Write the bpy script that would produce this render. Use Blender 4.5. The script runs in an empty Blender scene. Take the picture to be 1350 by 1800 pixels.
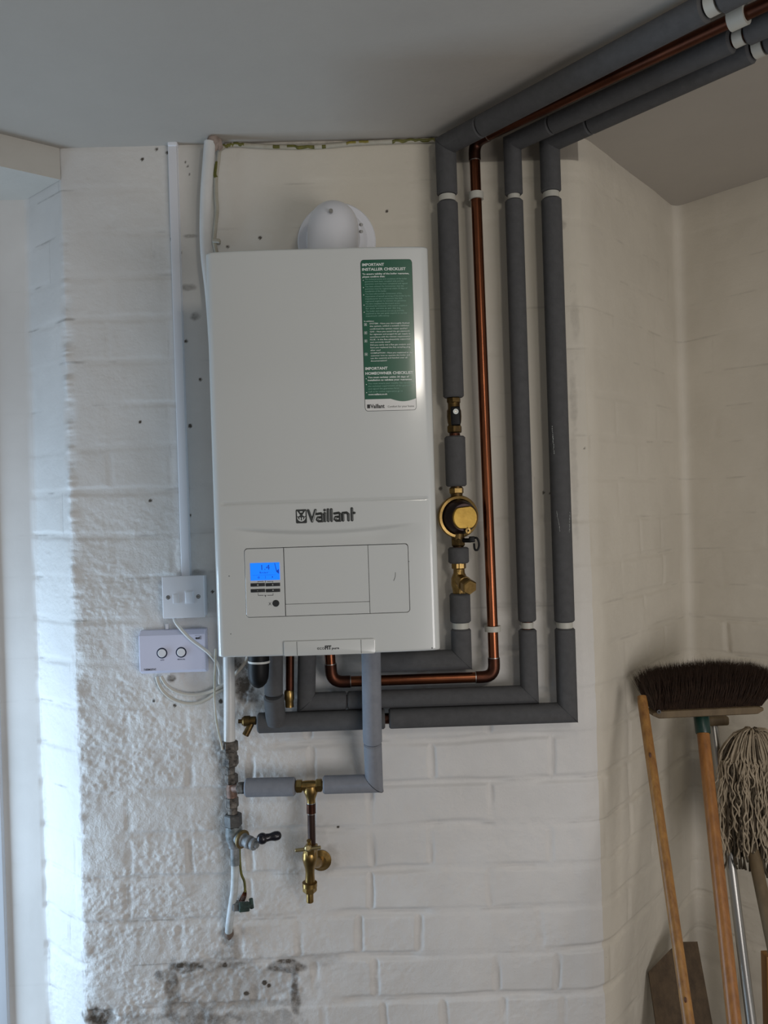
import bpy, math, random
import numpy as np
from mathutils import Vector, Matrix, Quaternion
random.seed(7)
scene = bpy.context.scene
C = scene.collection

# ------------------------------------------------------------------ camera
FPX = 1450.0; CAMD = 1.725; CAMZ = 1.45
YAW = 0.012; ROLL = 0.0315
cam_loc = Vector((0, -CAMD, CAMZ))
F = Vector((math.sin(YAW), math.cos(YAW), 0)); R0 = Vector((math.cos(YAW), -math.sin(YAW), 0)); Z0 = Vector((0, 0, 1))
R = R0 * math.cos(ROLL) - Z0 * math.sin(ROLL)
U = Z0 * math.cos(ROLL) + R0 * math.sin(ROLL)
cd = bpy.data.cameras.new('camera'); cam = bpy.data.objects.new('camera', cd); C.objects.link(cam)
m = Matrix((R, U, -F)).transposed().to_4x4(); m.translation = cam_loc
cam.matrix_world = m
cd.sensor_fit = 'VERTICAL'; cd.sensor_height = 36; cd.sensor_width = 27; cd.lens = 36 * FPX / 1800
cd.clip_start = 0.02; cd.clip_end = 60
scene.camera = cam

def ray(px, py):
    return F + R * ((px - 675) / FPX) - U * ((py - 900) / FPX)
def P(px, py, y=0.0):
    d = ray(px, py); t = (y - cam_loc.y) / d.y
    return cam_loc + d * t
def PZ(px, py, z):
    d = ray(px, py); t = (z - cam_loc.z) / d.z
    return cam_loc + d * t

# ------------------------------------------------------------------ world, lights, exposure
w = bpy.data.worlds.new('world'); scene.world = w; w.use_nodes = True
bg = w.node_tree.nodes['Background']; bg.inputs[0].default_value = (0.95, 0.97, 1.0, 1); bg.inputs[1].default_value = 0.25
def area(name, loc, target, sx, sy, power, col):
    l = bpy.data.lights.new(name, 'AREA'); l.shape = 'RECTANGLE'; l.size = sx; l.size_y = sy
    l.energy = power; l.color = col
    o = bpy.data.objects.new(name, l); C.objects.link(o); o.location = loc
    o.rotation_euler = (Vector(target) - Vector(loc)).to_track_quat('-Z', 'Y').to_euler()
    return o
area('window_light', (-1.42, -0.17, 0.70), (-0.69, 0.03, 0.74), 0.28, 1.15, 15.3, (0.56, 0.77, 1.0))
area('right_fill_light', (1.35, -2.3, 0.75), (0.1, 0.0, 0.6), 1.0, 1.1, 18.5, (1.0, 0.96, 0.945))  # unseen soft fill from the right, added to lift the lower wall
area('lamp_light', (0.62, -2.35, 2.08), (0.2, 0.0, 1.2), 0.20, 0.24, 4.8, (1.0, 0.93, 0.82))
scene.view_settings.view_transform = 'Standard'; scene.view_settings.look = 'None'
scene.view_settings.gamma = 1; scene.view_settings.use_curve_mapping = False
scene.view_settings.exposure = 0.0

# ------------------------------------------------------------------ materials
def srgb(r, g, b):
    f = lambda c: (c / 255 / 12.92) if c / 255 <= 0.04045 else ((c / 255 + 0.055) / 1.055) ** 2.4
    return (f(r), f(g), f(b), 1)
MATS = {}
def mat(name, col=None, rough=0.5, metal=0.0, var=0.0, vscale=20, col2=None, bump=0.0, bscale=200, emit=None, stretch=None, spec=None, coat=0, bdist=0.001):
    if name in MATS: return MATS[name]
    mt = bpy.data.materials.new(name); mt.use_nodes = True; nt = mt.node_tree; N = nt.nodes; L = nt.links
    b = N['Principled BSDF']; b.inputs['Roughness'].default_value = rough; b.inputs['Metallic'].default_value = metal
    b.inputs['Base Color'].default_value = col
    if spec is not None: b.inputs['Specular IOR Level'].default_value = spec
    if coat: b.inputs['Coat Weight'].default_value = coat; b.inputs['Coat Roughness'].default_value = 0.11
    tc = N.new('ShaderNodeTexCoord'); mp = N.new('ShaderNodeMapping'); L.new(tc.outputs['Object'], mp.inputs[0])
    if stretch: mp.inputs['Scale'].default_value = stretch
    if col2 is not None:
        n = N.new('ShaderNodeTexNoise'); n.inputs['Scale'].default_value = vscale; n.inputs['Detail'].default_value = 6
        n.inputs['Roughness'].default_value = 0.65
        L.new(mp.outputs[0], n.inputs[0])
        r = N.new('ShaderNodeValToRGB'); r.color_ramp.elements[0].position = 0.5 - 0.22 + var; r.color_ramp.elements[1].position = 0.5 + 0.22 + var
        r.color_ramp.elements[0].color = col; r.color_ramp.elements[1].color = col2
        L.new(n.outputs[0], r.inputs[0]); L.new(r.outputs[0], b.inputs['Base Color'])
    if bump:
        n2 = N.new('ShaderNodeTexNoise'); n2.inputs['Scale'].default_value = bscale; n2.inputs['Detail'].default_value = 4
        L.new(mp.outputs[0], n2.inputs[0])
        bp = N.new('ShaderNodeBump'); bp.inputs['Strength'].default_value = bump; bp.inputs['Distance'].default_value = bdist
        L.new(n2.outputs[0], bp.inputs['Height']); L.new(bp.outputs[0], b.inputs['Normal'])
    if emit:
        b.inputs['Emission Color'].default_value = emit[0]; b.inputs['Emission Strength'].default_value = emit[1]
    MATS[name] = mt; return mt

def wall_mat(name, base, alt, dirt=(84, 76, 67)):
    mt = bpy.data.materials.new(name); mt.use_nodes = True; nt = mt.node_tree; N = nt.nodes; L = nt.links
    b = N['Principled BSDF']; b.inputs['Roughness'].default_value = 0.5; b.inputs['Specular IOR Level'].default_value = 0.4
    tc = N.new('ShaderNodeTexCoord')
    def noise(scale, det=4, ro=0.6):
        n = N.new('ShaderNodeTexNoise'); n.inputs['Scale'].default_value = scale; n.inputs['Detail'].default_value = det; n.inputs['Roughness'].default_value = ro
        L.new(tc.outputs['Object'], n.inputs[0]); return n
    n1 = noise(3.5)
    r1 = N.new('ShaderNodeValToRGB'); r1.color_ramp.elements[0].position = 0.35; r1.color_ramp.elements[1].position = 0.65
    r1.color_ramp.elements[0].color = srgb(*base); r1.color_ramp.elements[1].color = srgb(*alt); L.new(n1.outputs[0], r1.inputs[0])
    atc = N.new('ShaderNodeAttribute'); atc.attribute_name = 'cream'; mxc = N.new('ShaderNodeMixRGB'); L.new(atc.outputs['Fac'], mxc.inputs[0]); L.new(r1.outputs[0], mxc.inputs[1]); mxc.inputs[2].default_value = srgb(208, 201, 186)
    # grime from the stain attribute, broken up by noise
    at = N.new('ShaderNodeAttribute'); at.attribute_name = 'stain'
    n2 = noise(38, 7, 0.72)
    mul = N.new('ShaderNodeMath'); mul.operation = 'MULTIPLY'
    r2 = N.new('ShaderNodeMapRange'); r2.inputs['From Min'].default_value = 0.36; r2.inputs['From Max'].default_value = 0.62; r2.inputs['To Min'].default_value = 0.42
    L.new(n2.outputs[0], r2.inputs['Value']); L.new(r2.outputs[0], mul.inputs[0]); L.new(at.outputs['Fac'], mul.inputs[1]); mul.use_clamp = True
    mx = N.new('ShaderNodeMixRGB'); L.new(mul.outputs[0], mx.inputs[0]); L.new(mxc.outputs[0], mx.inputs[1]); mx.inputs[2].default_value = srgb(*dirt)
    # tiny flecks
    n3 = noise(130, 2); r3 = N.new('ShaderNodeMapRange'); r3.inputs['From Min'].default_value = 0.80; r3.inputs['From Max'].default_value = 0.84
    L.new(n3.outputs[0], r3.inputs['Value'])
    mx2 = N.new('ShaderNodeMixRGB'); L.new(r3.outputs[0], mx2.inputs[0]); L.new(mx.outputs[0], mx2.inputs[1]); mx2.inputs[2].default_value = srgb(50, 48, 45)
    # paint band attribute (ceiling paint carried down the wall)
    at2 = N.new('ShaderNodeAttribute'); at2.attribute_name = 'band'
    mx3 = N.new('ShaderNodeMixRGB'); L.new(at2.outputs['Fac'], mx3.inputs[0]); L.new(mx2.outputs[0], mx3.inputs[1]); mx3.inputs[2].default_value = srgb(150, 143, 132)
    L.new(mx3.outputs[0], b.inputs['Base Color'])
    nb = noise(260, 5, 0.65); nb2 = noise(45, 3)
    ad = N.new('ShaderNodeMath'); ad.operation = 'MULTIPLY_ADD'; ad.inputs[1].default_value = 1.5
    L.new(nb2.outputs[0], ad.inputs[0]); L.new(nb.outputs[0], ad.inputs[2])
    bp = N.new('ShaderNodeBump'); bp.inputs['Strength'].default_value = 0.6; bp.inputs['Distance'].default_value = 0.0022
    atr = N.new('ShaderNodeAttribute'); atr.attribute_name = 'rough'; sub = N.new('ShaderNodeMath'); sub.operation = 'MULTIPLY_ADD'; sub.inputs[1].default_value = 0.9; sub.inputs[2].default_value = 0.1
    L.new(atr.outputs['Fac'], sub.inputs[0]); mr = N.new('ShaderNodeMath'); mr.operation = 'MULTIPLY'; L.new(sub.outputs[0], mr.inputs[0]); L.new(ad.outputs[0], mr.inputs[1])
    L.new(mr.outputs[0], bp.inputs['Height']); L.new(bp.outputs[0], b.inputs['Normal'])
    return mt

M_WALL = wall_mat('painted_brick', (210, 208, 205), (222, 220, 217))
M_WALLR = wall_mat('cream_painted_brick', (204, 197, 183), (213, 206, 192))
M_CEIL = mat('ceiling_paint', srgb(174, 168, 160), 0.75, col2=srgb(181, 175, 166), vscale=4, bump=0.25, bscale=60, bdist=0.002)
M_WHITE = mat('boiler_enamel', srgb(206, 209, 207), 0.3, coat=1.0)
M_PLAST = mat('white_plastic', srgb(226, 227, 232), 0.35)
M_PLAST2 = mat('bluish_white_plastic', srgb(214, 216, 236), 0.38)
M_DARK = mat('dark_plastic', srgb(38, 40, 42), 0.5)
M_BLACK = mat('black_rubber', srgb(12, 12, 14), 0.5, spec=0.25, bump=0.3, bscale=60)
M_FOAM = mat('grey_foam', srgb(78, 78, 79), 0.85, col2=srgb(88, 88, 89), vscale=60, bump=0.5, bscale=700, bdist=0.0008, spec=0.25)
M_FOAM2 = mat('light_grey_foam', srgb(124, 127, 134), 0.85, col2=srgb(135, 138, 145), vscale=60, bump=0.5, bscale=700, bdist=0.0008, spec=0.25)
M_COPPER = mat('copper', srgb(148, 90, 60), 0.27, 1.0, col2=srgb(94, 56, 42), vscale=14, stretch=(1, 1, 0.25))
M_COPPERD = mat('tarnished_copper', srgb(92, 56, 42), 0.42, 1.0, col2=srgb(60, 42, 36), vscale=25)
M_BRASS = mat('brass', srgb(172, 144, 90), 0.34, 1.0, col2=srgb(124, 98, 58), vscale=40, bump=0.15, bscale=150)
M_BRASSD = mat('dull_brass', srgb(120, 98, 60), 0.45, 1.0, col2=srgb(62, 50, 36), vscale=50, bump=0.3, bscale=150)
M_OLD = mat('paint_splashed_old_brass', srgb(38, 33, 30), 0.6, 0.35, col2=srgb(158, 150, 140), vscale=50, var=0.09, bump=0.9, bscale=160, bdist=0.002)
M_OLD2 = mat('verdigris_brass', srgb(70, 84, 84), 0.55, 0.2, col2=srgb(158, 160, 164), vscale=38, bump=0.8, bscale=120, bdist=0.002)
M_PPIPE = mat('gloss_painted_pipe', srgb(206, 206, 204), 0.35, col2=srgb(220, 220, 218), vscale=12, bump=0.4, bscale=70, bdist=0.001)
M_CLIP = mat('clip_plastic', srgb(186, 184, 174), 0.5)
M_CABLE = mat('white_cable', srgb(206, 203, 196), 0.45)
M_CREAM = mat('cream_cable', srgb(196, 190, 178), 0.45)
M_GREEN = mat('earth_green', srgb(54, 62, 28), 0.5, col2=srgb(122, 116, 44), vscale=60)
M_STICK = mat('sticker_green', srgb(0, 86, 62), 0.32, coat=0.15)
M_STICKW = mat('sticker_white', srgb(222, 222, 220), 0.3)
M_INKW = mat('white_ink', srgb(226, 232, 228), 0.4)
M_INKP = mat('pale_green_ink', srgb(140, 186, 168), 0.4)
M_INKB = mat('dark_ink', srgb(34, 34, 36), 0.4)
M_LOGO = mat('logo_grey', srgb(66, 68, 66), 0.3, 0.4)
M_LCD = mat('lcd_blue', srgb(10, 90, 220), 0.3, emit=(srgb(18, 128, 255), 0.85))
M_LCDI = mat('lcd_ink', srgb(8, 50, 150), 0.4, emit=(srgb(10, 70, 190), 0.5))
M_WOODP = mat('pine_wood', srgb(172, 124, 60), 0.45, col2=srgb(118, 76, 34), vscale=14, stretch=(6, 6, 0.45), bump=0.2, bscale=40)
M_WOODO = mat('orange_wood', srgb(168, 112, 54), 0.4, col2=srgb(126, 80, 38), vscale=13, stretch=(6, 6, 0.6), bump=0.15, bscale=40)
M_WOODD = mat('dark_weathered_wood', srgb(98, 80, 58), 0.75, col2=srgb(62, 48, 34), vscale=7, stretch=(7, 7, 0.6), bump=0.5, bscale=40)
M_WOODG = mat('grey_brown_wood', srgb(118, 100, 72), 0.7, col2=srgb(90, 74, 52), vscale=8, stretch=(5, 5, 0.6), bump=0.3, bscale=40)
M_BRIST = mat('brown_bristle', srgb(46, 32, 24), 0.7, col2=srgb(74, 54, 40), vscale=80)
M_SOCK = mat('dark_green_plastic', srgb(18, 52, 44), 0.35)
M_STEEL = mat('steel_tube', srgb(168, 166, 162), 0.36, 1.0)
M_STRAND = mat('grey_cotton', srgb(182, 168, 146), 0.95, col2=srgb(146, 132, 112), vscale=30, bump=0.8, bscale=300, spec=0.1)
M_STRANDD = mat('dirty_cotton', srgb(92, 82, 68), 0.95, col2=srgb(60, 54, 46), vscale=30, bump=0.8, bscale=300, spec=0.1)
M_FLOOR = mat('concrete_floor', srgb(96, 92, 88), 0.8, col2=srgb(80, 77, 74), vscale=5, bump=0.3, bscale=30)

# ------------------------------------------------------------------ mesh builder
class MB:
    def __init__(s): s.v = []; s.f = []
    def add(s, vs, fs):
        o = len(s.v); s.v += [Vector(a) for a in vs]; s.f += [tuple(i + o for i in f) for f in fs]; return s
    def box(s, c, size, rot=None, bev=0.0):
        hx, hy, hz = [a / 2 for a in size]
        if bev <= 0:
            vs = [Vector((x, y, z)) for x in (-hx, hx) for y in (-hy, hy) for z in (-hz, hz)]
            fs = [(0, 1, 3, 2), (4, 6, 7, 5), (0, 4, 5, 1), (2, 3, 7, 6), (0, 2, 6, 4), (1, 5, 7, 3)]
        else:
            import bmesh
            bm = bmesh.new(); bmesh.ops.create_cube(bm, size=1.0)
            for v in bm.verts: v.co = Vector((v.co.x * size[0], v.co.y * size[1], v.co.z * size[2]))
            bmesh.ops.bevel(bm, geom=list(bm.edges), offset=bev, segments=3, profile=0.5, affect='EDGES')
            bm.verts.index_update(); vs = [v.co.copy() for v in bm.verts]; fs = [tuple(v.index for v in f.verts) for f in bm.faces]; bm.free()
        if rot: vs = [rot @ v for v in vs]
        return s.add([Vector(c) + v for v in vs], fs)
    def frame(s, d):
        d = d.normalized(); a = Vector((0, 0, 1)) if abs(d.z) < 0.9 else Vector((0, 1, 0))
        x = d.cross(a).normalized(); y = x.cross(d).normalized(); return x, y
    def lathe(s, p0, axis, prof, n=24, caps=True, phase=0.0, ref=None):
        """prof = [(distance along axis, radius)]"""
        p0 = Vector(p0); d = Vector(axis).normalized(); x, y = s.frame(d)
        if ref is not None: x = (Vector(ref) - d * Vector(ref).dot(d)).normalized(); y = d.cross(x)
        vs = []; fs = []
        for (t, r) in prof:
            for k in range(n):
                a = 2 * math.pi * k / n + phase
                vs.append(p0 + d * t + (x * math.cos(a) + y * math.sin(a)) * r)
        for i in range(len(prof) - 1):
            for k in range(n):
                fs.append((i * n + k, i * n + (k + 1) % n, (i + 1) * n + (k + 1) % n, (i + 1) * n + k))
        if caps: fs.append(tuple(range(n - 1, -1, -1))); fs.append(tuple((len(prof) - 1) * n + k for k in range(n)))
        return s.add(vs, fs)
    def cyl(s, p0, p1, r, r1=None, n=24, ch=0.0):
        p0 = Vector(p0); p1 = Vector(p1); L = (p1 - p0).length; r1 = r if r1 is None else r1
        pr = [(0, r), (L, r1)] if ch <= 0 else [(0, r - ch), (ch, r), (L - ch, r1), (L, r1 - ch)]
        return s.lathe(p0, p1 - p0, pr, n)
    def nut(s, p0, p1, r, phase=0.0):
        p0 = Vector(p0); p1 = Vector(p1); L = (p1 - p0).length; c = min(L * 0.15, r * 0.15)
        return s.lathe(p0, p1 - p0, [(0, r * 0.88), (c, r), (L - c, r), (L, r * 0.88)], 6, phase=phase)
    def tube(s, pts, r, n=16, caps=True, mitre=True):
        pts = [Vector(p) for p in pts]; rs = r if isinstance(r, (list, tuple)) else [r] * len(pts)
        ds = [(pts[i + 1] - pts[i]).normalized() for i in range(len(pts) - 1)]
        x, y = s.frame(ds[0]); vs = []; fs = []
        for i, p in enumerate(pts):
            if i == 0: t = ds[0]
            elif i == len(pts) - 1: t = ds[-1]
            else: t = (ds[i - 1] + ds[i]).normalized()
            if i > 0:
                din = ds[i - 1]
                # project ring along incoming direction on the mitre plane
                pass
            dcur = ds[min(i, len(ds) - 1)] if i == 0 else ds[i - 1]
            for k in range(n):
                a = 2 * math.pi * k / n; o = (x * math.cos(a) + y * math.sin(a)) * rs[i]
                # slide along dcur so that the point lies in the plane with normal t
                den = dcur.dot(t)
                if mitre and abs(den) > 0.3: o = o - dcur * (o.dot(t) / den)
                vs.append(p + o)
            if 0 < i < len(pts) - 1:
                q = ds[i - 1].rotation_difference(ds[i]); x = q @ x; y = q @ y
        for i in range(len(pts) - 1):
            for k in range(n): fs.append((i * n + k, i * n + (k + 1) % n, (i + 1) * n + (k + 1) % n, (i + 1) * n + k))
        if caps: fs.append(tuple(range(n - 1, -1, -1))); fs.append(tuple((len(pts) - 1) * n + k for k in range(n)))
        return s.add(vs, fs)
    def sphere(s, c, r, n=16, m=10, sc=(1, 1, 1), noise=0.0):
        c = Vector(c); vs = []; fs = []
        for i in range(m + 1):
            th = math.pi * i / m
            for k in range(n):
                ph = 2 * math.pi * k / n; q = r * (1 + (random.uniform(-noise, noise) if 0 < i < m else 0))
                vs.append(c + Vector((math.sin(th) * math.cos(ph) * q * sc[0], math.sin(th) * math.sin(ph) * q * sc[1], math.cos(th) * q * sc[2])))
        for i in range(m):
            for k in range(n): fs.append((i * n + k, (i + 1) * n + k, (i + 1) * n + (k + 1) % n, i * n + (k + 1) % n))
        return s.add(vs, fs)
    def plate(s, c, wdt, h, t, r, X=Vector((1, 0, 0)), Yv=Vector((0, 0, 1)), Nv=Vector((0, -1, 0)), seg=6, bev=0.0):
        """rounded rectangle, back face at c, front at c + N*t"""
        out = []
        for (cx, cy, a0) in ((wdt / 2 - r, h / 2 - r, 0), (-wdt / 2 + r, h / 2 - r, 90), (-wdt / 2 + r, -h / 2 + r, 180), (wdt / 2 - r, -h / 2 + r, 270)):
            for k in range(seg + 1):
                a = math.radians(a0 + 90 * k / seg); out.append((cx + r * math.cos(a), cy + r * math.sin(a), math.cos(a), math.sin(a)))
        n = len(out); c = Vector(c); rings = [(0, 0)] + ([(t - bev, 0), (t - bev * 0.3, bev * 0.3), (t, bev)] if bev > 0 else [(t, 0)])
        vs = []
        for (d, ins) in rings: vs += [c + X * (a - ins * ca) + Yv * (b - ins * sa) + Nv * d for (a, b, ca, sa) in out]
        fs = []
        for i in range(len(rings) - 1):
            for k in range(n): fs.append((i * n + k, i * n + (k + 1) % n, (i + 1) * n + (k + 1) % n, (i + 1) * n + k))
        fs.append(tuple(range(n - 1, -1, -1))); fs.append(tuple((len(rings) - 1) * n + k for k in range(n)))
        return s.add(vs, fs)
    def ring(s, c, axis, r_in, r_out, t, n=24):
        c = Vector(c); d = Vector(axis).normalized()
        x, y = s.frame(d); vs = []; fs = []
        for (tt, r) in ((0, r_in), (0, r_out), (t, r_out), (t, r_in)):
            for k in range(n):
                a = 2 * math.pi * k / n; vs.append(c + d * tt + (x * math.cos(a) + y * math.sin(a)) * r)
        for i in range(4):
            j = (i + 1) % 4
            for k in range(n): fs.append((i * n + k, i * n + (k + 1) % n, j * n + (k + 1) % n, j * n + k))
        return s.add(vs, fs)
    def build(s, name, material, parent=None, sharp=0.6, smooth=True):
        me = bpy.data.meshes.new(name)
        if parent is not None: org = Vector(parent.get('_w', (0, 0, 0)))
        else:
            lo = Vector([min(v[i] for v in s.v) for i in range(3)]); hi = Vector([max(v[i] for v in s.v) for i in range(3)])
            org = (lo + hi) / 2; org.z = lo.z
        me.from_pydata([tuple(v - org) for v in s.v], [], s.f); me.update()
        import bmesh
        bm = bmesh.new(); bm.from_mesh(me); bmesh.ops.recalc_face_normals(bm, faces=list(bm.faces)); bm.to_mesh(me); bm.free()
        if smooth:
            me.shade_smooth(); me.set_sharp_from_angle(angle=sharp)
        me.materials.append(material)
        o = bpy.data.objects.new(name, me); C.objects.link(o)
        if parent is None: o.location = org
        else: o.parent = parent
        o['_w'] = tuple(org)
        return o

def tag(o, label, cat, group=None):
    o['label'] = label; o['category'] = cat
    if group: o['group'] = group
    return o
def thing(name, label, cat, loc, group=None):
    o = bpy.data.objects.new(name, None); C.objects.link(o); o.location = loc; o['_w'] = tuple(loc); o.empty_display_size = 0.02
    return tag(o, label, cat, group)
def struct(o): o['kind'] = 'structure'; return o

# flat lettering built as thin mesh
def text_geo(mb, body, origin, size, X=Vector((1, 0, 0)), Yv=Vector((0, 0, 1)), sx=1.0, bold=0.0, ext=0.0, fit=None, Nv=Vector((0, -1, 0))):
    cu = bpy.data.curves.new('t', 'FONT'); cu.body = body; cu.size = size; cu.resolution_u = 2; cu.offset = bold * size; cu.extrude = ext
    o = bpy.data.objects.new('t', cu); C.objects.link(o); dg = bpy.context.evaluated_depsgraph_get(); dg.update()
    me = bpy.data.meshes.new_from_object(o.evaluated_get(dg))
    if len(me.vertices):
        xs = [v.co.x for v in me.vertices]; x0 = min(xs); wd = max(xs) - x0
        if fit: sx = fit / wd
        vs = [Vector(origin) + X * ((v.co.x - x0) * sx) + Yv * v.co.y + Nv * v.co.z for v in me.vertices]
        mb.add(vs, [tuple(p.vertices) for p in me.polygons])
    bpy.data.objects.remove(o); bpy.data.meshes.remove(me); bpy.data.curves.remove(cu)

# ------------------------------------------------------------------ numpy value noise
def vnoise(x, y, seed=0):
    xi = np.floor(x).astype(np.int64); yi = np.floor(y).astype(np.int64); xf = x - xi; yf = y - yi
    def h(a, b):
        n = (a * 374761393 + b * 668265263 + seed * 974634777) & 0xffffffff
        n = ((n ^ (n >> 13)) * 1274126177) & 0xffffffff
        return ((n ^ (n >> 16)) & 0xffff) / 65535.0
    u = xf * xf * (3 - 2 * xf); v = yf * yf * (3 - 2 * yf)
    return (h(xi, yi) * (1 - u) + h(xi + 1, yi) * u) * (1 - v) + (h(xi, yi + 1) * (1 - u) + h(xi + 1, yi + 1) * u) * v
def fbm(x, y, o=4, seed=0, gain=0.5):
    s = 0; a = 1; t = 0
    for i in range(o): s = s + a * vnoise(x * 2 ** i, y * 2 ** i, seed + i); t += a; a *= gain
    return s / t
def sstep(a, b, x):
    t = np.clip((x - a) / (b - a), 0, 1); return t * t * (3 - 2 * t)

# ------------------------------------------------------------------ room shell
H = P(560, 249).z
SOFF = P(105, 316).z
kinkx = P(106, 300).x
edgex = P(1042, 900).x
# corner of the alcove at the ceiling
cor = PZ(1186, 364, H); rw = PZ(1350, 311, H)
rdir = (rw - cor); rdir.z = 0; rdir.normalize()
lw = PZ(0, 235, H)
ldir = (Vector((lw.x, lw.y, 0)) - Vector((kinkx, 0, 0))).normalized()
bk = PZ(46, 351, SOFF)
print('H', H, 'soffit', SOFF, 'kink', kinkx, 'edge', edgex, 'corner', cor, 'right', rw, 'left', lw, 'back', bk)
COURSE = 0.0900; ZB = P(860, 919).z
path = [Vector((bk.x - 0.5, bk.y + 0.0)), Vector((bk.x, bk.y)), Vector((kinkx, 0)), Vector((edgex, 0)), Vector((cor.x, cor.y)), Vector((cor.x + rdir.x * 1.7, cor.y + rdir.y * 1.7))]

def make_walls():
    STEP = 0.0025
    # polyline with rounded corners
    pts = [path[0]]; seg_at = []
    rad = [0, 0.012, 0.005, 0.045, 0.03, 0]
    for i in range(1, len(path) - 1):
        a, b, c = path[i - 1], path[i], path[i + 1]; r = rad[i]
        d1 = (b - a).normalized(); d2 = (c - b).normalized()
        for k in range(7):
            t = k / 6; p = (b - d1 * r) * (1 - t) ** 2 + b * 2 * t * (1 - t) + (b + d2 * r) * t * t; pts.append(p)
            if k == 3: seg_at.append(len(pts) - 1)
    pts.append(path[-1])
    P_ = np.array([[p.x, p.y] for p in pts]); seg = np.sqrt(((P_[1:] - P_[:-1]) ** 2).sum(1)); S = np.concatenate([[0], np.cumsum(seg)])
    corners = [S[i] for i in seg_at]
    # samples
    s_all = []
    bounds = [0] + corners + [S[-1]]
    splits = []
    for i in range(len(bounds) - 1):
        L = bounds[i + 1] - bounds[i]; st = STEP if i in (1, 2) else 0.005
        k = max(2, int(L / st)); a = np.linspace(bounds[i], bounds[i + 1], k + 1)
        if i > 0: a = a[1:]
        s_all.append(a); splits.append(sum(len(q) for q in s_all) - 1)
    s = np.concatenate(s_all); X = np.interp(s, S, P_[:, 0]); Y = np.interp(s, S, P_[:, 1])
    tx = np.gradient(X, s); ty = np.gradient(Y, s); tl = np.hypot(tx, ty); nx = ty / tl; ny = -tx / tl   # room side
    z0 = 0.0; z1 = H + 0.03; z = np.concatenate([np.arange(z0, 0.32, 0.012), np.arange(0.32, z1, STEP), [z1]]); nz = len(z) - 1
    SS, ZZ = np.meshgrid(s, z); XX = np.broadcast_to(X, SS.shape); YY = np.broadcast_to(Y, SS.shape)
    rel = ZZ - ZB
    # wavy courses
    wob = (fbm(SS * 5, ZZ * 5, 2, 3) - 0.5) * 0.010
    zz = (rel + wob) / COURSE; row = np.floor(zz); fz = zz - row
    BL = 0.252
    off = (row % 2) * 0.5 + vnoise(row * 7.3, row * 0 + 1.5, 5) * 0.25
    uu = (SS - corners[1] + (fbm(SS * 6, ZZ * 6, 2, 9) - 0.5) * 0.012) / BL + off
    col = np.floor(uu); fu = uu - col
    # headers: some bricks are halved
    hd = vnoise(row * 3.1 + 0.5, col * 5.7 + 0.5, 11) > 0.62
    fu2 = np.where(hd, (fu * 2) % 1.0, fu); bl2 = np.where(hd, BL / 2, BL)
    dz = np.minimum(fz, 1 - fz) * COURSE; du = np.minimum(fu2, 1 - fu2) * bl2
    mw = 0.0052 + 0.004 * fbm(SS * 20, ZZ * 20, 2, 21)
    mort = np.maximum(1 - sstep(mw * 0.4, mw * 1.7, dz), (1 - sstep(mw * 0.3, mw * 1.5, du)) * (0.75 - 0.3 * sstep(corners[2] - .55, corners[1] + .1, SS)))
    # how much the relief reads: smooth plaster high up, crisp brick low down
    low = sstep(0.25, -0.65, ZZ - CAMZ)               # 0 high .. 1 low
    left = sstep(corners[2] - 0.55, corners[1] + 0.1, SS)
    vary = fbm(SS * 4, ZZ * 4, 2, 31)
    depth = 0.0011 + 0.0034 * low * (0.6 + 0.9 * vary) * (1 - 0.35 * left)
    ret = (SS > corners[2]).astype(float)
    depth = depth * (0.25 + 1.1 * sstep(0.32, 0.66, fbm(SS * 7 + 3, ZZ * 11, 3, 33))) * (1 - 0.2 * ret) * (0.35 + 0.65 * sstep(0.55, 0.1, ZZ - CAMZ))
    h = -mort * depth
    bid = vnoise(row * 13.7 + 0.5, col * 9.1 + hd * np.floor(fu * 2) * 3.3 + 0.5, 41) - 0.5
    h += bid * 0.0022 * (0.3 + 0.7 * low) * (1 - mort)
    n1 = fbm(SS * 28, ZZ * 28, 4, 51, 0.6) - 0.5; n2 = fbm(SS * 75, ZZ * 90, 3, 61, 0.65) - 0.5
    n0 = fbm(SS * 7, ZZ * 7, 3, 71) - 0.5
    rough_mask = np.clip((0.16 + 1.0 * left * sstep(0.20, -0.35, ZZ - CAMZ) + 0.25 * low), 0, 1.25) * (1 - 0.5 * (SS < corners[1] - 0.008))
    patch = sstep(0.42, 0.62, fbm(SS * 10, ZZ * 13, 3, 81))
    ridg = 1 - np.abs(fbm(SS * 40, ZZ * 85, 3, 67, 0.6) - 0.5) * 4; ridg = np.clip(ridg, 0, 1) ** 2
    n3 = fbm(SS * 150, ZZ * 170, 3, 69, 0.7) - 0.5
    h += rough_mask * (0.35 + 0.65 * patch) * (ridg * 0.0009 + n3 * 0.0022)
    h += n0 * 0.006 + n1 * 0.0036 * rough_mask + n2 * 0.0026 * rough_mask * (0.2 + 0.8 * patch)
    # ragged front-left arris
    ed = np.exp(-((SS - corners[1]) / 0.012) ** 2); h += ed * ((fbm(SS * 3, ZZ * 30, 4, 91, .6) - 0.5) * 0.016 - 0.001) * sstep(0.7, 0.35, ZZ - CAMZ)
    h[:, s < corners[0] - 0.006] *= 0.06
    # knocked-out, soot-dark patch low down
    def at_px(px, py):
        q = P(px, py); return corners[1] + (q.x - kinkx), q.z
    stain = np.zeros_like(h)
    def blob(px, py, rx, ry, amt, soft=0.5, nz_=0.5, seed=0):
        a, b = at_px(px, py); rx /= 840; ry /= 840
        d = np.sqrt(((SS - a) / rx) ** 2 + ((ZZ - b) / ry) ** 2) + (fbm(SS * 60, ZZ * 60, 3, 101 + seed) - 0.5) * nz_ * 2
        return amt * (1 - sstep(1 - soft, 1 + soft * 0.3, d))
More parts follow.
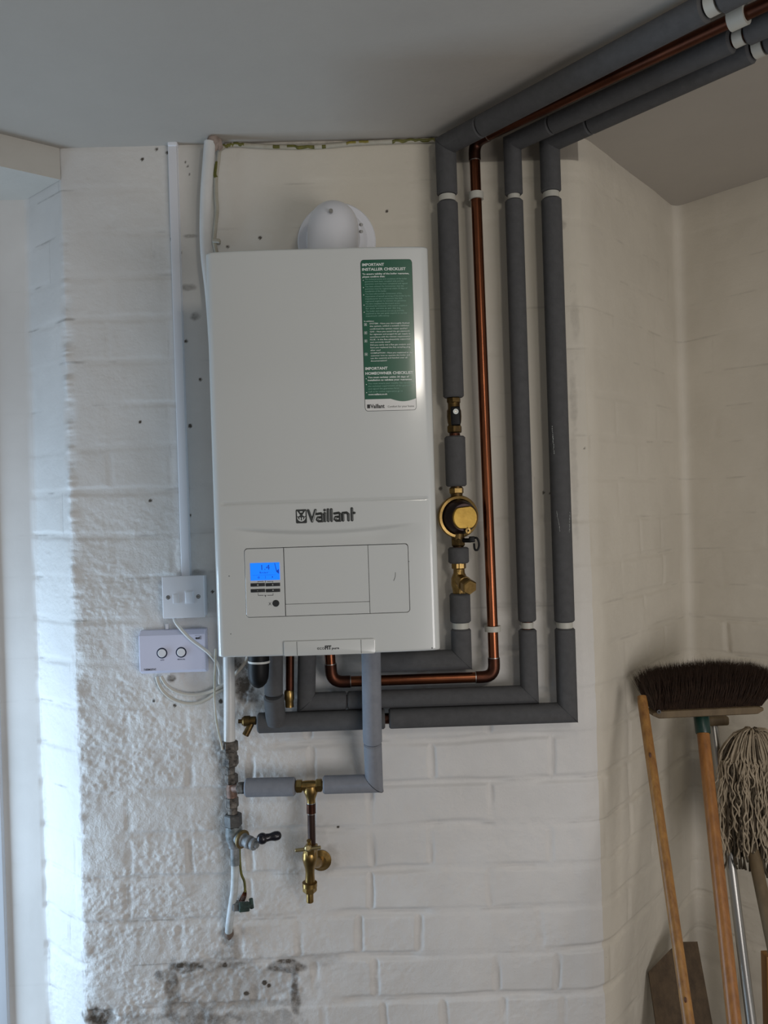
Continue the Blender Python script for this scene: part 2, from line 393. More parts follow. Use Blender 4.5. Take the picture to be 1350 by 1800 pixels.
    for (px, py, rx, ry, am) in [(415, 1738, 135, 62, .38), (322, 1700, 40, 11, .95), (303, 1742, 15, 56, .85), (385, 1697, 66, 11, .75), (500, 1701, 40, 11, 1.0), (519, 1748, 10, 54, .9), (455, 1732, 85, 44, .34), (345, 1770, 85, 11, .65), (465, 1728, 5, 5, 1.6), (472, 1734, 4, 4, 1.6), (432, 1748, 7, 4, 1.6), (395, 1698, 5, 5, 1.7), (316, 1697, 9, 5, 1.6), (352, 1699, 9, 4, 1.5), (284, 1715, 12, 14, .6), (502, 1691, 22, 4, 1.5),
                                 (455, 1766, 80, 9, .55), (395, 1680, 34, 18, .5), (175, 1792, 34, 22, 1.2), (282, 1712, 10, 9, .9), (350, 1792, 75, 26, .75), (470, 1795, 70, 24, .5), (540, 1690, 60, 14, .3), (240, 1790, 40, 14, .5), (402, 1655, 22, 14, .6),
                                 (428, 1200, 20, 46, 1.2), (414, 1180, 16, 34, 1.0), (440, 1225, 20, 14, .8), (300, 1193, 9, 7, 1.1), (400, 1640, 16, 14, .8), (378, 256, 16, 10, 1.2), (300, 250, 7, 5, 1.2), (135, 257, 8, 3, 1.0), (590, 252, 200, 4, .5),
                                 (332, 505, 14, 6, .6), (345, 556, 10, 8, .8), (332, 415, 14, 4, .6), (350, 1005, 12, 5, .5), (985, 395, 12, 10, .4), (1012, 560, 9, 60, .22), (1008, 700, 8, 60, .3),
                                 (555, 1480, 22, 60, .18), (578, 1510, 16, 30, .3), (1010, 850, 7, 120, .2), (770, 285, 10, 40, .35), (880, 345, 8, 20, .3), (1060, 290, 70, 2, 0)]:
        stain = np.maximum(stain, blob(px, py, rx, ry, am, seed=int(px)))
    sp = [(246, 742, 3), (352, 667, 3), (334, 749, 4), (334, 906, 3), (264, 880, 3), (373, 1040, 2.5), (312, 243, 3), (680, 371, 3), (457, 418, 3), (400, 434, 3), (774, 859, 3), (735, 1235, 0), (1029, 788, 2), (594, 1455, 2.5), (270, 1232, 3),
          (307, 1240, 3), (388, 1233, 4), (275, 262, 3), (294, 268, 3), (250, 280, 3), (326, 285, 2), (330, 293, 2), (333, 307, 2), (302, 420, 3), (327, 600, 3), (318, 445, 2), (955, 866, 2.5), (967, 867, 2)]
    for (px, py, r) in sp:
        if r: stain = np.maximum(stain, blob(px, py, r, r * 1.1, 1.6, 0.3, 0.2))
    # hairline grime along some joints
    line = (1 - sstep(0.0006, 0.0028, dz)) * sstep(0.52, 0.72, fbm(SS * 14, ZZ * 9, 3, 131)) * 0.5
    line += (1 - sstep(0.0006, 0.0024, du)) * sstep(0.6, 0.75, fbm(SS * 11, ZZ * 12, 3, 141)) * 0.3
    # mould along trunking and behind the pipes
    stain = np.maximum(stain, line * (0.5 + 0.5 * left))
    stain[:, s < corners[0] - 0.004] *= 0.1; rough_mask = rough_mask * np.ones_like(h); rough_mask[:, s < corners[0] - 0.004] = 0.0
    # cavity of the knocked-out patch
    cav = blob(410, 1735, 118, 36, 1, 0.25, 0.3, 7); h -= cav * 0.004; h += (fbm(SS * 90, ZZ * 90, 3, 151) - 0.5) * 0.005 * np.maximum(cav, 0.7 * stain * (ZZ < 0.75))
    cav2 = blob(175, 1790, 28, 16, 1, 0.3, 0.4, 8); h -= cav2 * 0.006
    cav3 = blob(425, 1195, 16, 34, 1, 0.3, 0.6, 9); h -= cav3 * 0.004
    # reveal brick patches missing render, upper left
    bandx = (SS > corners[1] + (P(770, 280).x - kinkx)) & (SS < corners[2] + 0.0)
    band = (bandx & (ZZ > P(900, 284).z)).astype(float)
    cream = sstep(corners[2] - 0.95, corners[2] - 0.15, SS) * sstep(-0.55, 0.15, ZZ - CAMZ) * (0.8 + 0.2 * fbm(SS * 3, ZZ * 3, 2, 161)) * (SS <= corners[2] + .001) + 0.45 * sstep(corners[1], corners[1] + .5, SS) * sstep(0.3, 0.7, ZZ - CAMZ) * (SS <= corners[2] + .001); cream = np.clip(cream, 0, 1)
    VX = XX + nx * h; VY = YY + ny * h
    ns = len(s); idx = np.arange(ns * (nz + 1)).reshape(nz + 1, ns)
    co = np.stack([VX, VY, ZZ], -1)
    names = ['wall_left_recess', 'wall_left_reveal', 'wall_front', 'wall_right_return', 'wall_right']
    mats = [M_WALL, M_WALL, M_WALL, M_WALLR, M_WALLR]
    prev = 0
    for i, nm in enumerate(names):
        a, b = prev, splits[i]; prev = b
        sub = co[:, a:b + 1]; n_ = b - a + 1; rows = nz + 1
        me = bpy.data.meshes.new(nm); V = sub.reshape(-1, 3)
        ii = np.arange(rows * n_).reshape(rows, n_); q = np.stack([ii[:-1, :-1], ii[:-1, 1:], ii[1:, 1:], ii[1:, :-1]], -1).reshape(-1, 4)
        me.vertices.add(len(V)); me.vertices.foreach_set('co', V.astype(np.float32).ravel())
        me.loops.add(len(q) * 4); me.loops.foreach_set('vertex_index', q.ravel().astype(np.int32))
        me.polygons.add(len(q)); me.polygons.foreach_set('loop_start', np.arange(0, len(q) * 4, 4, dtype=np.int32))
        me.update(calc_edges=True); me.validate()
        for an, arr in (('stain', stain), ('band', band), ('rough', rough_mask), ('cream', cream)):
            A = me.attributes.new(an, 'FLOAT', 'POINT'); A.data.foreach_set('value', arr[:, a:b + 1].astype(np.float32).ravel())
        me.shade_smooth(); me.materials.append(mats[i])
        o = bpy.data.objects.new(nm, me); C.objects.link(o); struct(o)
make_walls()

# lintel over the window recess, the room's left wall above it and beyond it
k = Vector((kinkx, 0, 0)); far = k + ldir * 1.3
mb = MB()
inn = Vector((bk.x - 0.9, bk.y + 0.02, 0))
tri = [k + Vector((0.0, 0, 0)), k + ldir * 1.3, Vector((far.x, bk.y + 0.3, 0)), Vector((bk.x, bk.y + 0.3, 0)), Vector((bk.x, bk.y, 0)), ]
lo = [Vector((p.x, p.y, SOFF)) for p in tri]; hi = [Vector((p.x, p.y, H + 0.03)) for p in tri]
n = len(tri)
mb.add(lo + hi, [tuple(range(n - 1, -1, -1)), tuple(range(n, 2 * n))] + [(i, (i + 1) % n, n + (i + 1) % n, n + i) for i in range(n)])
o = mb.build('wall_left', mat('lintel_shaded_paint', srgb(186, 182, 174), .7, col2=srgb(194, 190, 182), vscale=6, bump=.4, bscale=60, bdist=.002), sharp=0.5); struct(o)  # wall paint darkened so the lintel's dimmer light sits in its colour

# side of the window frame just inside the picture
fx_ = P(9, 1500, bk.y).x
mb = MB(); mb.box((fx_ - .045, bk.y - .004, (SOFF + .3) / 2), (.09, .012, SOFF - .3), bev=.003); o = mb.build('window_1', mat('window_frame_white', srgb(196, 200, 206), .4)); struct(o)
# ceiling and floor
def slab(name, zlo, zhi, m, x0=-2.2, x1=2.6, y0=-3.6, y1=1.6):
    mb = MB(); mb.box(((x0 + x1) / 2, (y0 + y1) / 2, (zlo + zhi) / 2), (x1 - x0, y1 - y0, zhi - zlo)); o = mb.build(name, m); struct(o); return o
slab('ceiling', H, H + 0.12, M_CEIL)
slab('floor', -0.1, 0.0, M_FLOOR)


# ------------------------------------------------------------------ pipes
PY = -0.045                       # axis of the wall pipes
def fil(a, b, c, r, n=7):
    """rounded corner at b"""
    a, b, c = Vector(a), Vector(b), Vector(c); d1 = (b - a).normalized(); d2 = (c - b).normalized()
    return [(b - d1 * r) * (1 - t) ** 2 + b * 2 * t * (1 - t) + (b + d2 * r) * t * t for t in [i / n for i in range(n + 1)]]
def spline(pts, n=8):
    pts = [Vector(p) for p in pts]; out = []
    q = [pts[0] * 2 - pts[1]] + pts + [pts[-1] * 2 - pts[-2]]
    for i in range(1, len(q) - 2):
        for k in range(n):
            t = k / n; a, b, c, d = q[i - 1], q[i], q[i + 1], q[i + 2]
            out.append(0.5 * ((2 * b) + (c - a) * t + (2 * a - 5 * b + 4 * c - d) * t * t + (3 * b - a - 3 * c + d) * t ** 3))
    out.append(pts[-1]); return out
def sleeve(pts, r, parent, m=M_FOAM, n=28, ch=0.003, core=True):
    pts = [Vector(p) for p in pts]
    a = pts[0]; b = pts[-1]; da = (pts[1] - pts[0]).normalized(); db = (pts[-1] - pts[-2]).normalized()
    path_ = [a, a + da * ch] + pts[1:-1] + [b - db * ch, b]; rs = [r - ch] + [r] * (len(path_) - 2) + [r - ch]
    mb = MB(); mb.tube(path_, rs, n)
    o = mb.build('insulation_sleeve', m, parent, sharp=0.5); return o
def L3(a, b, t): return Vector(a) * (1 - t) + Vector(b) * t

ZC = H - 0.034; ZCB = H - .029
BOTZ = P(567, 793.2, -0.301).z - 0.702 / 2 - 0.0005
def vert(px0, py0, px1, py1, y=PY):
    a = P(px0, py0, y); b = P(px1, py1, y); x = (a.x + b.x) / 2
    return x
xA = vert(786, 345, 810, 1100); xC = vert(902, 330, 928, 1110); xD = vert(966.5, 330, 996, 1150)
rA, rC, rD, rB = 0.0212, 0.0183, 0.0206, 0.0108
def zat(px, py, y=PY): return P(px, py, y).z

def ceil_end(px, py, ext=0.35):
    """point on the ceiling run seen at a pixel"""
    return PZ(px, py, ZC)
# ---- pipe A
def seam(c, d, r, parent):
    mb = MB(); d = Vector(d).normalized(); mb.tube([Vector(c) - d * 0.0006, Vector(c) + d * 0.0006], r + 0.0002, 28)
    return mb.build('joint_seam', M_DARK, parent)

def long_pipe(name, label, x, r, pix_end, corner, left_pts, gap_t, breaks, y=PY):
    """ceiling run, corner, drop, bottom corner, bottom run"""
    t = thing(name, label, 'pipe', (x, y, corner.z), 'lagged pipes on the boiler wall')
    top = Vector((x, y, ZC)); e = ceil_end(*pix_end); d = (e - top).normalized()
    return t, top, e, d
GA = 'lagged heating pipes on the wall and ceiling'
def run(label, x, r, pix_end, bottom, zbreaks, tail, ceilclip, name='insulated_pipe'):
    top = Vector((x, PY, ZC)); e = ceil_end(*pix_end); d = (e - top).normalized(); Lc = (e - top).length
    t = thing(name, label, 'pipe', (x, PY, bottom[0].z if bottom else 0.9), GA)
    # bare copper inside
    if tail:
        mb = MB(); mb.tube([e + d * 0.5, top, Vector((x, PY, tail[0]))], 0.011, 16); mb.build('copper_core', M_COPPERD, t)
        for (za_, zb_) in tail[1:-1]:
            mb = MB(); mb.tube([Vector((x, PY, za_)), Vector((x, PY, zb_))], 0.011, 16); mb.build('copper_core', M_COPPERD, t)
        mb = MB(); mb.tube([Vector((x, PY, tail[-1]))] + [Vector(b) for b in bottom], 0.011, 16); mb.build('copper_core', M_COPPERD, t)
    else:
        mb = MB(); core = [e + d * 0.5, top] + [Vector(b) for b in bottom]
        mb.tube(core, 0.011, 16); mb.build('copper_core', M_COPPERD, t)
    # ceiling sleeves
    sleeve([top + d * (Lc + 0.020), top + d * (Lc + 0.55)], r, t)
    j = 0.10
    sleeve([top + d * (Lc - 0.004), top + d * (j + 0.001)], r, t)
    z = zbreaks[0]
    sleeve([top + d * j, top, Vector((x, PY, z[1]))], r, t)
    for (a, b) in zbreaks[1:]:
        sleeve([Vector((x, PY, a)), Vector((x, PY, b))], r, t)
    return t, top, d, e

def mitre_seam(a, c, b_, r, parent):
    a, c, b_ = Vector(a), Vector(c), Vector(b_); d1 = (c - a).normalized(); d2 = (b_ - c).normalized(); t_ = (d1 + d2).normalized()
    mb = MB(); x, y = mb.frame(d1); n = 40; vs = []
    for off in (-.0006, .0006):
        for rr in (r * .96, r * 1.012):
            for k in range(n):
                a_ = 2 * math.pi * k / n; o_ = (x * math.cos(a_) + y * math.sin(a_)) * rr; o_ = o_ - d1 * (o_.dot(t_) / d1.dot(t_)); vs.append(c + o_ + t_ * off)
    fs = []
    for (p, q) in ((0, 1), (1, 3), (3, 2), (2, 0)):
        for k in range(n): fs.append((p * n + k, p * n + (k + 1) % n, q * n + (k + 1) % n, q * n + k))
    mb.add(vs, fs); mb.build('mitre_seam', M_DARK, parent)
# A : lagged pipe next to the boiler, with valves
zA = lambda py: zat(786 + (py - 345) * 0.0312, py)
cornA = Vector((xA, PY, P(811, 1159, PY).z)); endA = Vector((P(640, 1162, PY).x, PY, cornA.z))
tA, topA, dA, eA = run('thick grey lagged pipe nearest the boiler, broken by brass valves, running up to the ceiling', xA, rA, (1245, 11), [cornA, endA],
    [(0, zA(343)), (zA(356), zA(699)), (zA(767), zA(855)), (zA(962), zA(990)), (zA(1043), zA(1094))], [zA(699), (zA(762), zA(856)), (zA(961), zA(989)), zA(1044.5)], None)
sleeve([Vector((xA, PY, zA(1105))), cornA, endA], rA * 0.97, tA)
# C
zC_ = lambda py: zat(902 + (py - 330) * 0.0312, py)
cornC = Vector((xC, PY, P(931, 1220, PY).z)); endC = Vector((P(538, 1228, PY).x, PY, cornC.z))
upC0 = Vector((endC.x, PY - 0.0, zat(540, 1190))); upC1 = Vector((P(541, 1140, -0.08).x, -0.080, BOTZ))
tC, topC, dC, eC = run('slim grey lagged pipe right of the bare copper one, turning left below the boiler', xC, rC, (1292, 70), [cornC, endC, upC1],
    [(0, zC_(343)), (zC_(352), zC_(1092))], None, None)
jx = P(610, 1226, PY).x
sleeve([Vector((xC, PY, zC_(1106))), cornC, Vector((jx + 0.0006, PY, cornC.z))], rC, tC)
sleeve([Vector((jx - 0.0006, PY, cornC.z)), endC, upC1], rC, tC)
# D
zD_ = lambda py: zat(966 + (py - 330) * 0.0315, py)
cornD = Vector((xD, PY, P(999, 1252, PY).z)); endD = Vector((P(453, 1266, PY).x, PY, cornD.z))
tD, topD, dD, eD = run('rightmost thick grey lagged pipe with white scuffs, forming the lowest run under the boiler', xD, rD, (1327, 86), [cornD, endD],
    [(0, zD_(338)), (zD_(350), zD_(1093))], None, None)
gx = P(680, 1260, PY).x
sleeve([Vector((xD, PY, zD_(1104))), cornD, Vector((gx + 0.004, PY, cornD.z))], rD, tD)
sleeve([Vector((gx - 0.004, PY, cornD.z)), endD], rD, tD)
# riser from the left end of D up to the boiler
rx = P(482, 1240, -0.075).x
sleeve([Vector((rx, -0.052, cornD.z + 0.0)), Vector((rx + 0.0, -0.078, cornD.z + 0.062))], rD * 0.98, tD)
sleeve([Vector((rx, -0.078, cornD.z + 0.063)), Vector((rx + 0.004, -0.082, BOTZ))], rD * 0.9, tD)
mitre_seam((xA, PY, cornA.z + .1), cornA, endA, rA * .97, tA); mitre_seam((xC, PY, cornC.z + .1), cornC, endC, rC, tC); mitre_seam((xD, PY, cornD.z + .1), cornD, endD, rD, tD)
mitre_seam(cornC, endC, upC1, rC, tC); mitre_seam((xA, PY, H - .2), topA, topA + dA * .1, rA, tA)
# scuffs on D
for (px0, py0, px1, py1, wd) in [(968, 750, 971, 800, 0.0018), (975, 898, 981, 935, 0.0007), (999, 900, 997, 937, 0.0009)]:
    k_ = 14; mb = MB()
    for i in range(k_):
        t0 = i / k_; px = px0 + (px1 - px0) * t0 + random.uniform(-0.5, 0.5); py = py0 + (py1 - py0) * t0
        c0 = P(px, py, PY - 0.0); off = c0.x - xD; off = max(-rD * 0.97, min(rD * 0.97, off * 0.985)); yy = PY - math.sqrt(max(0, (rD + 0.0003) ** 2 - off ** 2))
        hgt = (py1 - py0) / 860 / k_ * random.uniform(0.5, 1.0)
        ang = math.asin(off / (rD + 0.0003)); wv = wd * random.uniform(0.3, 1.0)
        X_ = Vector((math.cos(ang), math.sin(ang), 0)) ; c = Vector((xD + off, yy, c0.z))
        N_ = Vector((math.sin(ang), -math.cos(ang), 0))
        mb.add([c - X_ * wv / 2, c + X_ * wv / 2 , c + X_ * wv / 3 - Vector((0, 0, hgt)), c - X_ * wv / 3 - Vector((0, 0, hgt)), c + N_ * 0.0003 - Vector((0, 0, hgt / 2))], [(0, 1, 4), (1, 2, 4), (2, 3, 4), (3, 0, 4)])
    o = mb.build('scuff_mark', M_INKW, tD); o['label'] = 'white paint scuff'

# B : bare copper pipe
pb0 = P(837, 345, PY); pb1 = P(866, 1105, PY); db = (pb1 - pb0).normalized()
topB = pb0 - db * ((ZC - pb0.z) / -db.z); topB = pb0 + (pb0 - pb1).normalized() * ((ZCB - pb0.z) / (pb0 - pb1).normalized().z)

zB = P(760, 1193, PY).z; botB = pb1 + db * ((pb1.z - zB) / -db.z)
leftB = Vector((P(583, 1195, PY).x, PY, zB)); upB = Vector((leftB.x - 0.003, PY - 0.01, BOTZ))
eB = PZ(1298, 30, ZCB); dB = (eB - topB).normalized()
tB = thing('copper_pipe', 'bare copper pipe between two grey lagged ones, with white clips', 'pipe', tuple(botB))
DN_ = (botB - topB).normalized()
def pipe_path(pts, r):
    out = [Vector(pts[0])]
    for i in range(1, len(pts) - 1): out += fil(pts[i - 1], pts[i], pts[i + 1], r)
    return out + [Vector(pts[-1])]
mb = MB(); mb.tube([eB + dB * 0.5, topB + dB * .03], rB, 24); mb.build('ceiling_tube', mat('copper_dark_reflection', srgb(112, 66, 48), .4, 1.0, col2=srgb(78, 50, 40), vscale=16), tB, sharp=1.0)  # same copper, darkened to stand in for the dark ceiling it reflects
mb = MB(); mb.tube(pipe_path([topB + DN_ * .03, botB, leftB, upB], 0.024), rB, 24); mb.build('pipe_tube', M_COPPER, tB, sharp=1.0)
for (a, b, c) in [(topB + dB * 0.1, topB, botB), (topB, botB, leftB), (botB, leftB, upB)]:
    a, b, c = Vector(a), Vector(b), Vector(c); d1 = (a - b).normalized(); d2 = (c - b).normalized()
    mb = MB(); pp = [b + d1 * 0.038] + fil(b + d1 * 0.1, b, b + d2 * 0.1, 0.024) + [b + d2 * 0.038]
    mb.tube(pp, rB + 0.0014, 24); mb.build('elbow_fitting', M_COPPERD, tB, sharp=1.0)
    for d in (d1, d2):
        mb = MB(); mb.tube([b + d * 0.0375, b + d * 0.0395], rB + 0.0009, 24); mb.build('solder_ring', M_STEEL, tB)

# white clips
def clip(c, d, r, label, base=True, wall=Vector((0, 1, 0)), wd=0.012, dist=0.045):
    c = Vector(c); d = Vector(d).normalized(); t = thing('pipe_clip', label, 'pipe clip', tuple(c), 'white plastic pipe clips')
    mb = MB(); mb.ring(c - d * wd / 2, d, 0.0112, r, wd, 28); mb.build('clip_ring', M_CLIP, t)
    mb = MB(); s_ = wall.normalized(); a = c + s_ * (r * 0.8); b = c + s_ * (dist - 0.001)
    x_ = d.cross(s_).normalized(); rot = Matrix((x_, s_, d)).transposed()
    kb_ = 1.1 if abs(s_.y) > .5 else .5
    mb.box((a + b) / 2, (r * kb_, (b - a).length, wd * min(1, kb_ + .1)), rot, bev=0.001); mb.build('clip_base', M_CLIP, t)
    return t
for (x, r, z0_, z1_, nm) in [(xA, 0.0170, zA(349.5), zA(1099.5), 'the lagged pipe nearest the boiler'), (xC, 0.0125, zC_(347.5), zC_(1099), 'the slim lagged pipe'), (xD, 0.0165, zD_(344), zD_(1098.5), 'the rightmost lagged pipe')]:
    clip((x, PY, z0_), (0, 0, 1), r, 'white clip showing in the upper gap of ' + nm)
    clip((x, PY, z1_), (0, 0, 1), r * 0.98, 'white clip showing in the lower gap of ' + nm)
clip(pb0 + Vector((0, 0, 0)), db, 0.0150, 'white clip around the bare copper pipe near the ceiling', wd=0.014)
clip(pb1, db, 0.0165, 'white clip around the bare copper pipe near its bottom bend', wd=0.011)
for (e, d, r, nm) in [(eA, dA, 0.017, 'the thick lagged pipe'), (eB, dB, 0.0165, 'the bare copper pipe'), (eC, dC, 0.0135, 'the slim lagged pipe'), (eD, dD, 0.0165, 'the outermost lagged pipe')]:
    clip(e + d * (0.008 if r != 0.0165 or nm.startswith('the outer') else 0.0), d, r, 'white clip holding ' + nm + ' to the ceiling', wall=Vector((0, 0, 1)), wd=0.016 if nm != 'the bare copper pipe' else 0.026, dist=0.034)

# ------------------------------------------------------------------ valves on pipe A
def V3(x, y, z): return Vector((x, y, z))
def on(t_, name, fn, m, **k):
    mb = MB(); fn(mb); return mb.build(name, m, t_, **k)
DN = Vector((0, 0, -1))
# isolating valve
t = thing('isolating_valve', 'dark isolating valve with a white ringed screw on the lagged pipe beside the green sticker', 'valve', (xA, PY, zA(760)))
on(t, 'body', lambda b: b.lathe((xA, PY, zA(703)), DN, [(0, .010), (.002, .0125), (.018, .0125), (.022, .0145), (.034, .0150), (.046, .0140), (.050, .0125), (.060, .0120), (.067, .0110)], 20), M_BRASSD)
for (a, b_, rr) in ((699, 709, .0150), (748, 761, .0158)):
    on(t, 'compression_nut', lambda b: b.nut((xA, PY, zA(a)), (xA, PY, zA(b_)), rr, 0.3), M_BRASSD)
on(t, 'handle', lambda b: b.box((xA + .001, PY - .0185, zA(733)), (.019, .010, .038), bev=.003), M_BLACK)
o = on(t, 'screw_ring', lambda b: b.ring((xA + .001, PY - .0245, zA(726)), (0, -1, 0), .0030, .0054, .002, 20), M_INKW); o['label'] = 'white ringed screw'
on(t, 'screw_head', lambda b: b.cyl((xA + .001, PY - .0235, zA(726)), (xA + .001, PY - .0252, zA(726)), .0026, n=12), M_STEEL)

# round brass valve (check/reducing)
t = thing('pressure_valve', 'round brass valve with a dark dome and gold cap beside the copper pipe', 'valve', (xA, PY, zA(955)))
on(t, 'body', lambda b: b.lathe((xA, PY, zA(856)), DN, [(0, .0125), (.006, .0125), (.02, .012), (.10, .014), (.118, .012), (.122, .011)], 20), M_BRASSD)
on(t, 'upper_nut', lambda b: b.nut((xA, PY, zA(857)), (xA, PY, zA(868)), .0150, 0.2), M_BRASS)
on(t, 'lower_nut', lambda b: b.nut((xA, PY, zA(946)), (xA, PY, zA(960)), .0150, 0.5), M_BRASSD)
ax = Vector((0.27, -0.95, -0.04)).normalized(); c0 = V3(xA + .001, PY - .006, zat(814, 908)); 
on(t, 'outer_ring', lambda b: b.lathe(c0 - ax * .010, ax, [(0, .038), (.002, .0425), (.012, .0438), (.015, .042), (.016, .037), (.013, .035)], 48), M_BRASS)
on(t, 'dome', lambda b: b.lathe(c0, ax, [(0, .0350), (.006, .0352), (.016, .034), (.030, .0300), (.034, .027)], 48), mat('oxidised_dome', srgb(66, 48, 44), 0.35, 0.7, col2=srgb(40, 34, 36), vscale=30))
cc = c0 + ax * .036
def gcap(b):
    xx = Vector((ax.z * 0 - ax.y, ax.x, 0)).normalized(); zz_ = Vector((0, 0, 1)); out = []
    for k in range(40):
        a = 2 * math.pi * k / 40; r_ = .0262; u_, v_ = r_ * math.cos(a), r_ * math.sin(a)
        v_ = max(-0.0225, min(.0215 + 0.10 * u_, v_)); out.append((u_, v_))
    n_ = 40; vs = [cc + xx * u_ + zz_ * v_ - ax * .003 for u_, v_ in out] + [cc + xx * u_ + zz_ * v_ + ax * .002 for u_, v_ in out] + [cc + xx * u_ * .93 + zz_ * v_ * .93 + ax * .0035 for u_, v_ in out]
    fs = [(i * n_ + k, i * n_ + (k + 1) % n_, (i + 1) * n_ + (k + 1) % n_, (i + 1) * n_ + k) for i in range(2) for k in range(n_)]
    fs += [tuple(range(n_ - 1, -1, -1)), tuple(2 * n_ + k for k in range(n_))]; b.add(vs, fs)
on(t, 'gold_cap', gcap, mat('bright_brass', srgb(176, 144, 74), 0.38, 1.0, col2=srgb(146, 116, 56), vscale=60, bump=0.2, bscale=110, bdist=.0008))
on(t, 'seal_eye', lambda b: b.ring(cc + Vector((.005, 0, -.0265)) - ax * .002, ax, .0022, .0056, .004, 20), M_BRASS)
on(t, 'seal_wire', lambda b: b.tube(spline([cc + V3(.005, -.004, -.020), cc + V3(.004, -.007, -.026), cc + V3(.003, -.006, -.033)], 5), .0006, 6), M_BRASS)
hp = V3(P(826, 950, PY).x, PY - .018, zA(950))
def hook(b):
    b.cyl(V3(xA + .010, PY - .008, zA(950)), hp, .0045, n=12); b.box(hp + V3(.002, 0, .002), (.012, .008, .012), bev=.002)
    b.tube(spline([hp + V3(.004, 0, .004), hp + V3(.012, -.002, .004), hp + V3(.016, -.002, -.008), hp + V3(.013, -.002, -.019), hp + V3(.007, -.002, -.018), hp + V3(.006, -.001, -.006)], 6), .0022, 8)
on(t, 'drain_hook', hook, M_BLACK)

# brass strainer
t = thing('strainer_valve', 'brass angled strainer with a hexagonal cap below the round valve', 'valve', (xA, PY, zA(1042)))
on(t, 'body', lambda b: b.lathe((xA, PY, zA(990)), DN, [(0, .0135), (.010, .0135), (.012, .0115), (.020, .012), (.030, .0165), (.044, .017), (.052, .0150), (.060, .0135)], 24), M_BRASS)
on(t, 'upper_nut', lambda b: b.nut((xA, PY, zA(989)), (xA, PY, zA(1000)), .0150, 0.1), M_BRASS)
on(t, 'lower_nut', lambda b: b.nut((xA, PY, zA(1033)), (xA, PY, zA(1044)), .0155, 0.4), M_BRASS)
sa = Vector((.30, -.90, -.25)).normalized(); s0 = V3(xA, PY - .004, zA(1018))
on(t, 'branch', lambda b: b.lathe(s0, sa, [(0, .0125), (.020, .0125), (.021, .0145), (.028, .0145), (.029, .012), (.036, .012)], 24), M_BRASS)
on(t, 'hex_cap', lambda b: b.nut(s0 + sa * .034, s0 + sa * .052, .0160, 0.45), M_BRASS)

# ------------------------------------------------------------------ front lagged drop below the boiler (E), tee and tap
q0 = P(652.5, 1165, -.100); q1 = P(654.5, 1290, -.090); q2 = P(657.5, 1377, -.060); q3 = P(568, 1379.5, -.060)
dE_ = (q0 - q1).normalized(); topE = q0 + dE_ * ((BOTZ - q0.z) / dE_.z)
tE = thing('lagged_drop_pipe', 'grey lagged pipe dropping in front of the others from boiler to brass tee', 'pipe', tuple(q2), )
pe = L3(q1, q2, 0.17)
on(tE, 'copper_core', lambda b: b.tube([topE, q1, q2, q3 - Vector((.02, 0, 0))], .0075, 16), M_COPPERD)
sleeve([topE, q1, pe], .0190, tE, M_FOAM2); sleeve([L3(pe, q2, .015), q2, q3], .0180, tE, M_FOAM2)
mitre_seam(q1, q2, q3, .0180, tE)
f0 = P(431, 1384.5, -.055); f1 = P(519, 1382.5, -.060)
tF = thing('lagged_pipe_piece', 'short grey lagged pipe between the corroded tee and the brass tee', 'pipe', tuple(f0))
on(tF, 'copper_core', lambda b: b.tube([f0 - Vector((.006, 0, 0)), f1 + Vector((.006, 0, 0))], .0075, 16), M_COPPERD)
sleeve([f0, f1], .0186, tF, M_FOAM2)
# brass tee
tc_ = P(546, 1381, -.060); tl = P(519.5, 1382, -.060); tr = P(567, 1380, -.060)
t = thing('brass_tee', 'brass tee fitting between two lagged pipes above the garden tap', 'pipe fitting', tuple(tc_))
X1 = (tr - tl).normalized()
on(t, 'body', lambda b: (b.lathe(tl, X1, [(0, .0085), (.014, .0095), (.020, .0105), (.036, .0105), (.042, .0095), (.056, .0085)], 20), b.lathe(tc_, DN, [(0, .0135), (.010, .0150), (.017, .0125), (.026, .0090), (.034, .0085)], 20)), M_BRASS)
on(t, 'compression_nut', lambda b: b.nut(tl + X1 * .001, tl + X1 * .0135, .0140, .2), M_BRASS)
on(t, 'compression_nut', lambda b: b.nut(tr - X1 * .0135, tr - X1 * .001, .0140, .2), M_BRASS)
# tail pipe to the tap
ta = P(546.5, 1398, -.058); tb = P(548.5, 1500, -.050)
t = thing('tap_tail_pipe', 'dark brown upright pipe between brass tee and garden tap', 'pipe', tuple(tb))
on(t, 'pipe_tube', lambda b: b.tube([ta, tb], .0078, 20), mat('brown_tarnish', srgb(64, 46, 40), 0.4, 0.6, col2=srgb(52, 38, 34), vscale=20))
on(t, 'solder_socket', lambda b: b.tube([L3(ta, tb, .14), L3(ta, tb, .30)], .0092, 20), M_COPPERD)
for k_ in (.12, .30): on(t, 'solder_ring', lambda b: b.tube([L3(ta, tb, k_), L3(ta, tb, k_ + .012)], .0089, 20), M_STEEL)
